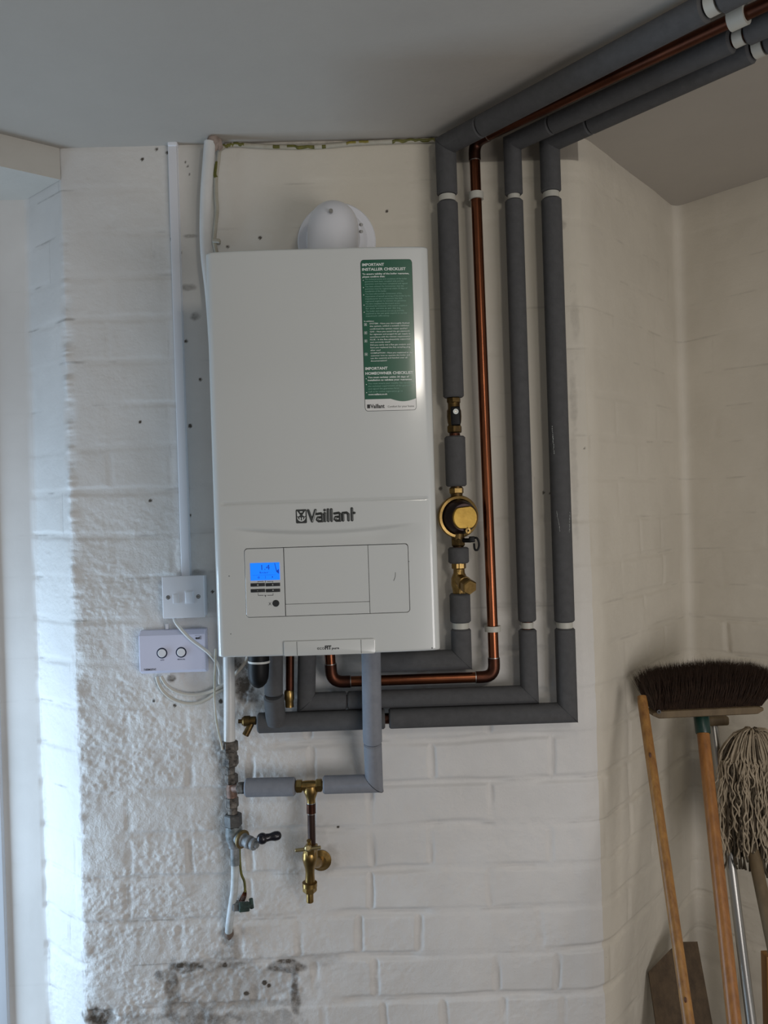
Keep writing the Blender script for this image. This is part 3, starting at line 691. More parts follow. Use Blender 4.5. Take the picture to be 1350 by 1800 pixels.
# bib tap
bt = lambda px, py, y: P(px, py, y)
t = thing('garden_tap', 'brass bib tap with a T handle on the wall below the tee', 'tap', tuple(P(546, 1585, -.06)))
wc = P(571, 1513, -.006)
on(t, 'wall_flange', lambda b: b.lathe(wc + Vector((-.008, .004, 0)), (0, -1, 0), [(0, .0215), (.003, .0215), (.006, .017), (.010, .012)], 28), M_BRASS)
on(t, 'flange_screw', lambda b: b.cyl(P(566, 1511, -.008), P(566, 1511, -.012), .003, n=10), M_BRASSD)
mid = P(545, 1515, -.060)
def tapbody(b):
    b.tube(spline([P(560, 1515, -.010), P(556, 1516, -.035), mid], 5), [.011] * 11, 18)
    b.tube([P(549, 1484, -.050), P(549, 1512, -.054)], .0110, 18)
    top_ = P(544.5, 1494, -.075); b.lathe(top_, (P(545, 1552, -.062) - top_), [(0, .0100), (.004, .0135), (.010, .0145), (.014, .0155), (.020, .0150), (.030, .0125), (.040, .0100), (.050, .0090), (.060, .0095), (.068, .0100)], 24)
on(t, 'body', tapbody, M_BRASS)
on(t, 'bonnet_nut', lambda b: b.nut(P(545, 1487, -.078), P(545, 1502, -.075), .0128, .2), M_BRASS)
on(t, 'spindle', lambda b: b.cyl(P(543, 1477, -.084), P(544.5, 1492, -.078), .0045, n=12), M_BRASS)
def handle(b):
    b.cyl(P(519, 1495, -.086), P(564, 1489.5, -.086), .0036, .0036, n=14, ch=.0008)
    b.sphere(P(541.5, 1491, -.087), .0075, sc=(1, .8, 1)); b.cyl(P(541.5, 1491, -.090), P(541.5, 1491, -.095), .0045, n=14)
on(t, 'tee_handle', handle, mat('handle_brass', srgb(176, 160, 118), .3, .9))
on(t, 'hose_nut', lambda b: (b.nut(P(544.5, 1552, -.062), P(544.5, 1568, -.062), .0142, .1), b.cyl(P(544.4, 1551, -.062), P(544.4, 1558, -.062), .0150, n=24)), M_BRASS)
on(t, 'spout', lambda b: b.cyl(P(544.5, 1562, -.062), P(545, 1586, -.062), .0072, n=20, ch=.001), M_BRASS)

# ------------------------------------------------------------------ corroded riser on the left
SY = -.036
def Q(px, py, y=SY): return P(px, py, y)
t = thing('painted_riser_pipe', 'white painted upright pipe passing behind the left edge of the boiler from the ceiling', 'pipe', tuple(Q(403, 1305)))
on(t, 'pipe_tube', lambda b: b.tube(spline([Q(369, 250), Q(367, 275), Q(362, 350), Q(362, 440), Q(374, 560), Q(393, 900), Q(402, 1155), Q(403.5, 1306)], 6), .0117, 20), M_PPIPE)
t = thing('plaster_lump', 'crumbling dirty plaster lump where the painted pipe meets the ceiling', 'plaster', tuple(Q(376, 258)))
on(t, 'lump', lambda b: (b.sphere(Q(375, 251, -.030), .0135, 14, 10, (1.0, 1.0, 1.2), .10), b.sphere(Q(385, 254, -.022), .010, 12, 8, (.8, 1, 1.2), .14)), mat('dirty_plaster', srgb(168, 152, 142), .8, col2=srgb(70, 60, 54), var=.12, vscale=70, bump=.8, bscale=120, bdist=.002))
t = thing('corroded_coupling', 'corroded paint-splashed compression coupling at the foot of the white painted pipe', 'pipe fitting', tuple(Q(405, 1360)))
on(t, 'upper_nut', lambda b: b.nut(Q(403.5, 1302), Q(404, 1321), .0172, .2), M_OLD)
on(t, 'body', lambda b: b.lathe(Q(404, 1320), DN, [(0, .0125), (.004, .0150), (.013, .0150), (.028, .0105), (.050, .0085), (.058, .0080)], 20), M_OLD)
on(t, 'lower_nut', lambda b: b.nut(Q(405, 1329), Q(405.5, 1346), .0172, .5), M_OLD)
t = thing('corroded_tee', 'corroded old tee with a side nut feeding the short lagged pipe', 'pipe fitting', tuple(Q(409, 1420)))
on(t, 'top_nut', lambda b: b.nut(Q(406.5, 1360), Q(407, 1377), .0135, .2), M_OLD)
def tee(b):
    b.lathe(Q(407, 1374), DN, [(0, .0110), (.006, .0090), (.012, .0110), (.028, .0110), (.034, .0100), (.046, .010)], 20)
    b.tube([Q(408, 1386), P(424, 1385, -.050)], .0095, 16)
on(t, 'body', tee, mat('old_salmon_brass', srgb(142, 112, 98), .55, .4, col2=srgb(82, 66, 56), vscale=60, bump=.8, bscale=150, bdist=.002))
on(t, 'side_nut', lambda b: b.nut(P(419, 1385, -.048), P(431.5, 1384.6, -.053), .0128, .2), M_OLD)
on(t, 'lower_nut', lambda b: b.nut(Q(408, 1401), Q(408.5, 1419), .0130, .3), M_OLD)
t = thing('stop_valve', 'old stop valve with a black lever handle pointing right', 'valve', tuple(Q(411, 1486)))
on(t, 'neck', lambda b: b.lathe(Q(408.5, 1417), DN, [(0, .0105), (.010, .0100), (.016, .0105)], 20), M_OLD)
on(t, 'hex_nut', lambda b: b.nut(Q(409.5, 1430), Q(410.5, 1453), .0180, .35), mat('bluish_old_brass', srgb(88, 90, 90), .5, .4, col2=srgb(44, 40, 38), vscale=45, bump=.5, bscale=120))
on(t, 'body', lambda b: (b.lathe(Q(411, 1450), DN, [(0, .0140), (.006, .0165), (.018, .0180), (.030, .0165), (.038, .0125), (.046, .0115)], 24),), M_OLD2)
va = Vector((.80, -.58, -.10)).normalized(); v0 = Q(411, 1469)
on(t, 'bonnet_flange', lambda b: b.lathe(v0 + va * .020, va, [(0, .0165), (.002, .0185), (.006, .0185), (.007, .0150)], 30), mat('ochre_brass', srgb(136, 118, 78), .45, .6, col2=srgb(92, 78, 54), vscale=50, bump=.4))
on(t, 'bonnet', lambda b: b.lathe(v0, va, [(0, .0120), (.020, .0135), (.028, .0135), (.030, .0115), (.038, .0115), (.039, .0130), (.046, .0130), (.047, .0090), (.052, .0090), (.053, .0120), (.059, .0120), (.060, .0070), (.066, .006)], 22), M_OLD2)
def lever(b):
    a = P(461, 1474, -.088); c = P(487, 1469, -.080)
    b.sphere(a, .0112, 16, 12, (1, 1, 1)); b.tube(spline([a, L3(a, c, .4), c], 5), [.0070, .0074, .0080, .0082, .0080, .0076, .0074, .0078, .0088, .0094, .0090], 14); b.sphere(c, .0090, 14, 10)
on(t, 'lever_handle', lever, mat('shiny_black_plastic', srgb(26, 26, 34), .25))
t = thing('riser_tail_pipe', 'green-stained white pipe curving from the stop valve into the wall', 'pipe', tuple(Q(402, 1640, -.01)))
on(t, 'pipe_tube', lambda b: b.tube(spline([Q(412.5, 1486), Q(413, 1520), Q(412, 1560, -.034), Q(408, 1590, -.030), Q(403.5, 1622, -.020), Q(402, 1640, -.002), Q(402, 1645, .02)], 6), .0078, 18), mat('stained_white_pipe', srgb(206, 212, 216), .45, col2=srgb(140, 146, 136), vscale=22, var=.12, bump=.5, bscale=80, bdist=.0015))
on(t, 'collar', lambda b: b.tube([Q(412.7, 1490), Q(413.3, 1520)], .0093, 18), M_OLD2)
on(t, 'wall_lump', lambda b: b.sphere(Q(402.5, 1640, -.004), .0125, 14, 10, (.8, .8, 1.1), .08), mat('brown_lump', srgb(110, 96, 86), .8, bump=.6))
t = thing('earth_clamp', 'green corroded earth clamp beside the curved white pipe', 'clamp', tuple(Q(432, 1600, -.02)))
on(t, 'strap', lambda b: (b.box(Q(421, 1592, -.030), (.020, .016, .017), bev=.002), b.box(Q(413, 1592, -.030), (.004, .024, .014), bev=.001)), M_OLD2)
on(t, 'bolt', lambda b: (b.nut(Q(420, 1595, -.040), Q(438, 1593, -.034), .0105, .3), b.cyl(Q(436, 1594, -.034), Q(443, 1588, -.030), .0050, n=10), b.cyl(Q(441, 1580, -.030), Q(443, 1596, -.028), .0042, n=10)), mat('verdigris', srgb(70, 96, 90), .7, .2, col2=srgb(36, 40, 38), vscale=60, bump=.8, bdist=.002))
on(t, 'wire_strands', lambda b: [b.tube(spline([Q(430 + k_ * .8, 1566, -.030), Q(425 + k_ * 2.4, 1575, -.036), Q(421 + k_ * 2.6, 1584, -.036)], 4), .0013, 6) for k_ in range(4)], M_COPPERD)
mb = MB(); mb.tube(spline([Q(421, 1486, -.020), Q(421.5, 1510, -.026), Q(424, 1535, -.028), Q(429.5, 1550, -.030), Q(431, 1568, -.032)], 6), .0026, 10)
o = mb.build('earth_wire', M_GREEN); tag(o, 'short green and yellow earth wire running down to the corroded clamp', 'wire')

# drain cock at the left end of the lowest run
t = thing('drain_cock', 'small dull brass drain cock on the left end of the lowest lagged run', 'valve', tuple(P(432, 1290, PY)))
on(t, 'body', lambda b: b.lathe(P(450, 1266.5, PY), P(424, 1268, PY) - P(450, 1266.5, PY), [(0, .0085), (.012, .0085), (.012, .0105), (.024, .0105), (.026, .0085), (.028, .008)], 18), M_BRASSD)
on(t, 'spindle', lambda b: b.cyl(P(425, 1268, PY), P(419, 1268, PY), .0042, n=10), M_BRASSD)
on(t, 'outlet', lambda b: b.cyl(P(443, 1270, PY), P(431, 1293, PY - .006), .0062, .0070, n=14, ch=.001), M_BRASSD)
# red copper stub with brass end behind the lagged runs
t = thing('copper_stub_pipe', 'short dark copper pipe ending in a brass piece below the boiler', 'pipe', tuple(P(507, 1246, -.058)))
on(t, 'pipe_tube', lambda b: b.tube([Vector((P(510, 1120, -.07).x, -.07, BOTZ)), P(509.5, 1220, -.060)], .0085, 18), M_COPPERD)
on(t, 'brass_end', lambda b: (b.lathe(P(508, 1213, -.064), DN, [(0, .0085), (.004, .0100), (.018, .0100), (.022, .0085), (.034, .0085)], 18),), M_BRASS)
# black bottle under the boiler
t = thing('condensate_trap', 'black rounded trap hanging under the left of the boiler', 'trap', tuple(P(455, 1227, -.13)))
on(t, 'bowl', lambda b: b.lathe(Vector((P(455, 1140, -.13).x, -.13, BOTZ)), P(454, 1228, -.125) - Vector((P(455, 1140, -.13).x, -.13, BOTZ)), [(0, .0165), (.020, .0170), (.024, .0205), (.055, .0205), (.069, .0195), (.079, .0160), (.086, .0100), (.0895, .003)], 28), M_BLACK)
on(t, 'white_tie', lambda b: b.tube([P(455.3, 1161, -.13), P(455.3, 1164.5, -.13)], .0212, 28), M_CABLE)

# ------------------------------------------------------------------ boiler
BT = P(555.5, 437.5, 0)                                    # only for orientation of the numbers below
BW, BH, BD = 0.388, 0.702, 0.297
yf = -BD - 0.004
cb = P(567, 793.2, yf); zb0 = cb.z - BH / 2
# board coordinates: place a photo position on the front panel
def B2(px, py, off=0.0):
    q = P(px, py, yf); q.y = yf - off; return q
tBo = thing('boiler', 'white wall-hung gas boiler with a green checklist sticker and blue display', 'boiler', (cb.x, -0.004, zb0))
on(tBo, 'casing', lambda b: b.box((cb.x, (yf + .030 - .004) / 2, cb.z), (BW - .006, BD - .030, BH - .006), bev=.004), M_WHITE)
# front panel : dense height field with rounded sides, crease and smile-shaped dent
PT = 0.034
def front_panel():
    nx_, nz_ = 260, 420
    # finer columns near the rounded sides
    u = np.linspace(0, 1, nx_); ue = 0.5 - 0.5 * np.cos(np.pi * u); u = 0.45 * ue + 0.55 * u
    x = (u - .5) * BW; z = np.linspace(-BH / 2, BH / 2, nz_)
    Xg, Zg = np.meshgrid(x, z)
    edge = BW / 2 - np.abs(Xg); r = 0.013
    d = np.zeros_like(Xg)
    e = np.clip(1 - edge / r, 0, 1); d += (1 - np.sqrt(np.clip(1 - e ** 2, 0, 1))) * r
    zt = BH / 2 - Zg; e2 = np.clip(1 - zt / .004, 0, 1); d += (1 - np.sqrt(np.clip(1 - e2 ** 2, 0, 1))) * .004
    zt = BH / 2 + Zg; e2 = np.clip(1 - zt / .004, 0, 1); d += (1 - np.sqrt(np.clip(1 - e2 ** 2, 0, 1))) * .004
    # overall gentle crown
    d += 0.0075 * np.abs(Xg / (BW / 2)) ** 4
    zc = B2(570, 880.5).z - cb.z
    inside = sstep(BW / 2 - .012, BW / 2 - .022, np.abs(Xg))
    d += 0.0022 * np.exp(-((Zg - zc) / .0016) ** 2) * inside
    # smile: brow bulges out above the curve and steps in below it
    zs = B2(570, 939).z - cb.z + 0.012 * (Xg / (BW / 2 * .85)) ** 2
    wx = sstep(BW / 2 * .92, BW / 2 * .45, np.abs(Xg + .003))
    t = Zg - zs
    d += wx * 0.0065 * np.where(t < 0, np.exp(-(t / .028) ** 2), np.exp(-(t / .0042) ** 2))
    V = np.stack([cb.x + Xg, yf + d, cb.z + Zg], -1).reshape(-1, 3)
    ii = np.arange(nx_ * nz_).reshape(nz_, nx_)
    f = np.stack([ii[:-1, :-1], ii[:-1, 1:], ii[1:, 1:], ii[1:, :-1]], -1).reshape(-1, 4).tolist()
    V = [Vector(v) for v in V]; per = list(ii[0, :]) + list(ii[1:, -1]) + list(ii[-1, -2::-1]) + list(ii[-2:0:-1, 0])
    n0 = len(V); V += [Vector((V[k].x, yf + PT, V[k].z)) for k in per]; n = len(per)
    f += [(int(per[k]), n0 + k, n0 + (k + 1) % n, int(per[(k + 1) % n])) for k in range(n)]; f.append(tuple(n0 + k for k in range(n)))
    mb = MB(); mb.v = V; mb.f = f; o = mb.build('front_panel', M_WHITE, tBo, sharp=0.9)
    # cut the opening for the control panel
    cp = B2(575, 1020.6); W_, H_ = 0.2815, 0.1175
    cm = MB(); cm.plate(Vector((cp.x, yf + .012, cp.z)), W_ + .0022, H_ + .0022, .05, .0062, seg=8); co = cm.build('cutter', M_DARK)
    md = o.modifiers.new('b', 'BOOLEAN'); md.operation = 'DIFFERENCE'; md.object = co; md.solver = 'EXACT'
    dg = bpy.context.evaluated_depsgraph_get(); dg.update()
    me = bpy.data.meshes.new_from_object(o.evaluated_get(dg)); o.modifiers.clear(); o.data = me; bpy.data.objects.remove(co)
    me.materials.clear(); me.materials.append(M_WHITE)
    return o, cp, W_, H_
fp, cp, CW, CH = front_panel()
def xoff(x): return yf + 0.0075 * abs((x - cb.x) / (BW / 2)) ** 4
# control panel behind / inside the opening
X0 = cp.x - CW / 2
g = .0012
d1 = (B2(500, 1020).x - X0); d2 = (B2(648.5, 1020).x - X0)
base = on(tBo, 'control_panel', lambda b: b.box((cp.x, yf + .013, cp.z), (CW, .006, CH)), M_DARK)
def rplate(b, xa, xb, za, zb_, rl, rr, yy, th=.006):
    """plate with separately rounded left and right corners"""
    pts = []
    for (cx, cz, a0, r) in ((xb, zb_, 0, rr), (xa, zb_, 90, rl), (xa, za, 180, rl), (xb, za, 270, rr)):
        sx_ = -1 if a0 in (0, 270) else 1; sz_ = -1 if a0 in (0, 90) else 1
        if r <= 0: pts.append((cx, cz)); continue
        for k in range(9):
            a = math.radians(a0 + 90 * k / 8); pts.append((cx + sx_ * r + r * math.cos(a), cz + sz_ * r + r * math.sin(a)))
    n = len(pts); c_ = (sum(p[0] for p in pts) / n, sum(p[1] for p in pts) / n); iv = .0004
    def ins(p):
        return (p[0] + iv * (1 if p[0] < c_[0] else -1), p[1] + iv * (1 if p[1] < c_[1] else -1))
    vs = [Vector((x, yy + th, z)) for x, z in pts] + [Vector((x, yy + iv, z)) for x, z in pts] + [Vector((ins(p)[0], yy, ins(p)[1])) for p in pts]
    fs = [(i * n + k, i * n + (k + 1) % n, (i + 1) * n + (k + 1) % n, (i + 1) * n + k) for i in range(2) for k in range(n)]
    fs += [tuple(range(n)), tuple(2 * n + n - 1 - k for k in range(n))]
    b.add(vs, fs)
za, zt_ = cp.z - CH / 2, cp.z + CH / 2
lip = B2(575, 1060).z
yp = yf + .0008
on(base, 'display_plate', lambda b: rplate(b, X0, X0 + d1 - g / 2, za, zt_, .0055, 0, yp), M_WHITE)
on(base, 'flap', lambda b: rplate(b, X0 + d1 + g / 2, X0 + d2 - g * .3, lip + .0003, zt_, 0, 0, yp), M_WHITE)
on(base, 'flap_lip', lambda b: rplate(b, X0 + d1 + g / 2, X0 + d2 - g * .3, za, lip - .0003, 0, 0, yp), M_WHITE)
on(base, 'side_cover', lambda b: rplate(b, X0 + d2 + g * .3, X0 + CW, za, zt_, 0, .0055, yp), M_WHITE)
# display, buttons
def rect_px(b, x0, y0, x1, y1, off, th=.0006, y_=None):
    a = B2(x0, y1); c = B2(x1, y0); yy = (yp if y_ is None else y_)
    b.box(((a.x + c.x) / 2, yy - off + th / 2, (a.z + c.z) / 2), (abs(c.x - a.x), th, abs(c.z - a.z)))
disp = on(base, 'display', lambda b: b.box((B2(465.8, 1004.6).x, yp - .0002, B2(465.8, 1004.6).z), (.0505, .0012, .0300)), M_LCD)
disp['label'] = 'lit blue display'
D0 = B2(465.8, 1004.6)
def digits(b):
    yy = yp - .0010
    text_geo(b, '1.4', (D0.x - .0060, yy, D0.z + .0030), .0125, fit=.0145)
    text_geo(b, 'bar', (D0.x - .0090, yy, D0.z - .0030), .0045, fit=.016)
    b.box((D0.x - .002, yy, D0.z - .0060), (.040, .0002, .0003))
    b.ring((D0.x - .0110, yy, D0.z - .0100), (0, -1, 0), .0009, .0016, .0002, 14)
    b.box((D0.x + .0005, yy, D0.z - .0100), (.0005, .0002, .005)); b.box((D0.x + .0125, yy, D0.z - .0098), (.0016, .0002, .0022))
    b.add([Vector((D0.x + .0165, yy, D0.z + .014)), Vector((D0.x + .0195, yy, D0.z - .001)), Vector((D0.x + .0240, yy, D0.z - .0050)), Vector((D0.x + .0240, yy, D0.z + .0040)), Vector((D0.x + .0205, yy, D0.z + .001)), Vector((D0.x + .0175, yy, D0.z + .014))], [(0, 1, 4, 5), (1, 2, 3, 4)])
on(disp, 'display_symbols', digits, M_LCDI, smooth=False)
for (x0, y0, x1, y1, sy) in [(440.6, 1025.2, 465.7, 1030.8, 'o'), (467.2, 1024.8, 492.3, 1030.4, 'c'), (440.9, 1035.4, 466, 1041.2, '-'), (467.5, 1035, 492.5, 1040.8, '+')]:
    a = B2(x0, (y0 + y1) / 2); c = B2(x1, (y0 + y1) / 2)
    bo = on(base, 'button', lambda b: b.box(((a.x + c.x) / 2, yp - .0005, (a.z + c.z) / 2), (abs(c.x - a.x), .0018, .0056), bev=.0005), M_DARK)
    on(bo, 'button_symbol', lambda b: text_geo(b, sy, ((a.x + c.x) / 2 - .0012, yp - .0016, (a.z + c.z) / 2 - .0013), .005, bold=.01), M_INKW, smooth=False)
rb_ = B2(485, 1060.6); on(base, 'round_button', lambda b: b.cyl((rb_.x, yp + .002, rb_.z), (rb_.x, yp - .0014, rb_.z), .0058, n=28, ch=.0004), M_DARK)
def marks(b):
    yy = yp - .0003
    def seg_(x0, y0, x1, y1):
        a = B2(x0, y0); c = B2(x1, y1); b.box(((a.x + c.x) / 2, yy, (a.z + c.z) / 2), (abs(c.x - a.x) + .0004, .0002, abs(c.z - a.z) + .0004))
    seg_(453.3, 1022.2, 453.3, 1024); seg_(453.3, 1022.2, 463, 1022.2); seg_(466.5, 1020.6, 466.5, 1024); seg_(470, 1022.2, 479.6, 1022.2); seg_(479.6, 1022.2, 479.6, 1024)
    seg_(453.8, 1043, 453.8, 1046.6); seg_(453.8, 1046.6, 463, 1046.6); seg_(470, 1046.4, 480, 1046.4); seg_(480, 1042.8, 480, 1046.4)
    q = B2(474.5, 1061); text_geo(b, 'X', (q.x - .0025, yy, q.z - .003), .0075, fit=.005)
    q = B2(466.6, 1047); text_geo(b, 'v', (q.x - .0017, yy, q.z - .0018), .006, bold=.03)
on(base, 'printed_marks', marks, M_INKB, smooth=False)
# logo
def emblem(b, cx, cz, w_, h_, yy, dark=True):
    b.plate(Vector((cx, yy, cz)), w_, h_, .0016, w_ * .10, seg=4)
def emblem_hare(b, cx, cz, w_, h_, yy):
    X_ = Vector((1, 0, 0)); n_ = 22; r0, r1 = w_ * .385, w_ * .30
    vs = []
    for k in range(n_ + 1):
        a = math.radians(180 + 180 * k / n_ * 1.0); vs += [Vector((cx + r0 * math.cos(a), yy, cz - h_ * .06 + r0 * 1.05 * math.sin(a))), Vector((cx + r1 * math.cos(a), yy, cz - h_ * .06 + r1 * 1.02 * math.sin(a)))]
    b.add(vs, [(2 * k, 2 * k + 2, 2 * k + 3, 2 * k + 1) for k in range(n_)])
    for s_ in (-1, 1):
        b.add([Vector((cx + s_ * w_ * .385, yy, cz + h_ * .02)), Vector((cx + s_ * w_ * .30, yy, cz - h_ * .02)), Vector((cx + s_ * w_ * .10, yy, cz + h_ * .08)), Vector((cx + s_ * w_ * .36, yy, cz + h_ * .38)), Vector((cx + s_ * w_ * .40, yy, cz + h_ * .38))], [(0, 1, 2, 3, 4)])
        b.add([Vector((cx + s_ * w_ * .05, yy, cz - h_ * .10)), Vector((cx + s_ * w_ * .17, yy, cz - h_ * .04)), Vector((cx + s_ * w_ * .17, yy, cz - h_ * .27)), Vector((cx + s_ * w_ * .06, yy, cz - h_ * .30))], [(0, 1, 2, 3)])
    b.add([Vector((cx - w_ * .10, yy, cz + h_ * .27)), Vector((cx + w_ * .10, yy, cz + h_ * .27)), Vector((cx + w_ * .14, yy, cz + h_ * .36)), Vector((cx - w_ * .14, yy, cz + h_ * .36))], [(0, 1, 2, 3)])
e0 = B2(529.7, 907.6)
em = on(tBo, 'emblem', lambda b: emblem(b, e0.x, e0.z, .0188, .0240, yf + .0012), M_LOGO)
on(em, 'emblem_figure', lambda b: emblem_hare(b, e0.x, e0.z, .0188, .0240, yf - .0006), M_WHITE, smooth=False)
def logo_text(b):
    o_ = B2(540.2, 919.0)
    # rounded condensed lettering as strokes: x in units, cap height 1
    s_ = .0235; st = .0021
    def stroke(pts, r_=st):
        pp = [Vector((o_.x + x * s_, yf - .0006, o_.z + z * s_)) for x, z in pts]
        for i_ in range(len(pp) - 1):
            a_, b_ = pp[i_], pp[i_ + 1]; b.tube([a_, b_], r_, 8); 
        for p_ in pp: b.sphere(p_, r_, 8, 6)
    t0 = .09
    stroke([(t0, .91), (.33, .10), (.57, .91)])
    x = .66
    def a_(x): stroke([(x + .03, .62), (x + .30, .66), (x + .40, .56), (x + .40, .09), (x + .14, .09), (x + .04, .20), (x + .10, .36), (x + .38, .38)])
    a_(.62); stroke([(1.18, .09), (1.18, .66)]); stroke([(1.18, .88), (1.18, .90)])
    stroke([(1.40, .09), (1.40, .93)]); stroke([(1.62, .09), (1.62, .93)])
    a_(1.80); stroke([(2.38, .09), (2.38, .64), (2.62, .66), (2.74, .54), (2.74, .09)])
    stroke([(2.98, .09), (2.98, .95)]); stroke([(2.98, .62), (3.14, .62)])
    k = .0838 / (3.22 * s_)
    b.v = [Vector((o_.x + (v.x - o_.x) * k, v.y, v.z)) for v in b.v]
on(tBo, 'logo_lettering', logo_text, M_LOGO)
# badge at the bottom edge
ba = B2(579.3, 1137.5); 
bd = on(tBo, 'badge_plate', lambda b: b.plate(Vector((ba.x, yf + .002, ba.z)), .1570, .0255, .0062, .0030, bev=.0010), M_WHITE)
def bdl(b):
    for px in (522.5, 635): q = B2(px, 1137); b.box((q.x, yf - .0042, ba.z), (.0006, .0004, .0235))
on(bd, 'groove_line', lambda b: b.box((B2(522.5, 1137).x, yf - .0043, ba.z), (.0007, .0003, .0235)), M_LOGO)
on(bd, 'groove_line', lambda b: b.box((B2(635, 1137).x, yf - .0043, ba.z), (.0007, .0003, .0235)), M_LOGO)
def bt_(b):
    y_ = yf - .0046; q = B2(558, 1141.4)
    text_geo(b, 'eco', (q.x, y_, q.z), .0088, fit=.0125); text_geo(b, 'FIT', (q.x + .0132, y_, q.z), .0092, fit=.0112, bold=.045); text_geo(b, 'pure', (q.x + .0252, y_, q.z), .0056, fit=.0125, bold=.02)
on(bd, 'badge_lettering', bt_, M_INKB, smooth=False)
# dirt flecks on the panel
for (px, py, r) in [(402, 1013, .0008), (405, 1115, .0007), (719, 987, .0006), (760, 1140, .0010)]:
    q = B2(px, py); on(tBo, 'dirt_fleck', lambda b: b.sphere((q.x, xoff(q.x) - .0001, q.z), r, 8, 6, (1, .4, 1.3)), M_DARK)
def scr(b):
    q0_, q1_ = B2(692, 1021), B2(695, 1006); pts_ = spline([q0_, L3(q0_, q1_, .5) + Vector((.0012, 0, 0)), q1_], 4)
    b.tube([Vector((v.x, yp - .0001, v.z)) for v in pts_], .0004, 6)
on(base, 'scratch', scr, M_LOGO)

# checklist sticker
def rnd0(i_):
    e_ = max(0, abs((i_ - 14.5) / 30 * .0895) - (.0895 / 2 - .0055)); return .0055 - math.sqrt(.0055 ** 2 - e_ * e_)
s0x, s1x = B2(633.8, 588).x, B2(732, 588).x
sc0 = B2(683, 588.7); SW, SH = .0895, .2615
ysl = xoff(sc0.x)
# sticker follows the slight crown of the panel
def on_panel(b, off=0.0):
    b.v = [Vector((v.x, xoff(v.x) + (v.y - ysl) - off, v.z)) for v in b.v]
def sticker_base(b):
    n_ = 60; rows = []
    for k in range(n_ + 1):
        x = sc0.x - SW / 2 + SW * k / n_; e_ = max(0, abs(x - sc0.x) - (SW / 2 - .0057)); q_ = .0057 - math.sqrt(max(0, .0057 ** 2 - e_ * e_))
        zt1, zb1 = sc0.z + SH / 2 - q_, sc0.z - SH / 2 + q_
        rows += [Vector((x, ysl - .0003, zt1)), Vector((x, ysl - .0003, zb1)), Vector((x, ysl + .0002, zb1)), Vector((x, ysl + .0002, zt1))]
    fs = [(4 * k + i, 4 * k + 4 + i, 4 * k + 4 + (i + 1) % 4, 4 * k + (i + 1) % 4) for k in range(n_) for i in range(4)]
    b.add(rows, fs + [(0, 1, 2, 3), (4 * n_ + 3, 4 * n_ + 2, 4 * n_ + 1, 4 * n_)]); on_panel(b)
stk = on(tBo, 'checklist_sticker', lambda b: (sticker_base(b)), mat('sticker_edge', srgb(34, 44, 40), .4))
stk['label'] = 'green and white checklist sticker'
def columns(b, x0, x1, ztop, zbot, yy, n_=60):
    vs = []
    for k in range(n_ + 1):
        x = x0 + (x1 - x0) * k / n_; vs += [Vector((x, yy, ztop(x))), Vector((x, yy, zbot(x)))]
    b.add(vs, [(2 * k, 2 * k + 2, 2 * k + 3, 2 * k + 1) for k in range(n_)])
def rnd_edge(x, w2, r_):
    e_ = max(0, abs(x - sc0.x) - (w2 - r_)); return r_ - math.sqrt(max(0, r_ * r_ - e_ * e_))
def wave(x):
    u_ = (x - sc0.x) / SW + .5; return sc0.z - SH / 2 + .0205 - (0 if u_ < .5 else .0048 * math.sin((u_ - .5) / .5 * math.pi))
w2_ = SW / 2 - .0007; zt_s = sc0.z + SH / 2 - .0007; zb_s = sc0.z - SH / 2 + .0007
on(stk, 'green_field', lambda b: (columns(b, sc0.x - w2_, sc0.x + w2_, lambda x: zt_s - rnd_edge(x, w2_, .005), wave, ysl - .0005), on_panel(b)), M_STICK, sharp=3)
on(stk, 'white_field', lambda b: (columns(b, sc0.x - w2_, sc0.x + w2_, wave, lambda x: zb_s + rnd_edge(x, w2_, .005), ysl - .0005), on_panel(b)), M_STICKW, sharp=3)
SX = sc0.x - SW / 2; SZ = sc0.z + SH / 2
def stext(lines, m, name):
    mb = MB()
    for (t_, u_, v_, size, fit, bold) in lines:
        text_geo(mb, t_, (SX + u_, ysl - .0008, SZ - v_), size, fit=fit, bold=bold)
    on_panel(mb); return mb.build(name, m, stk, smooth=False)
k6 = 1 / 6 / 1018           # zoomed pixels -> metres
def zp(x, y): 
    return ((x - 82 - (y - 95) * .031) * k6, (y - 95) * k6)
def ln(t_, x0, x1, y, size, bold): 
    u_, v_ = zp(x0, y); return (t_, u_, v_, size, (x1 - x0) * k6, bold)
hd_ = [ln('IMPORTANT', 102, 333, 162, .0066, .03), ln('INSTALLER CHECKLIST', 102, 562, 211, .0066, .03), ln('IMPORTANT', 134, 370, 1257, .0066, .03), ln('HOMEOWNER CHECKLIST', 136, 640, 1308, .0066, .03)]
stext(hd_[:2], M_INKW, 'heading_lettering'); stext(hd_[2:], M_INKW, 'heading_lettering')
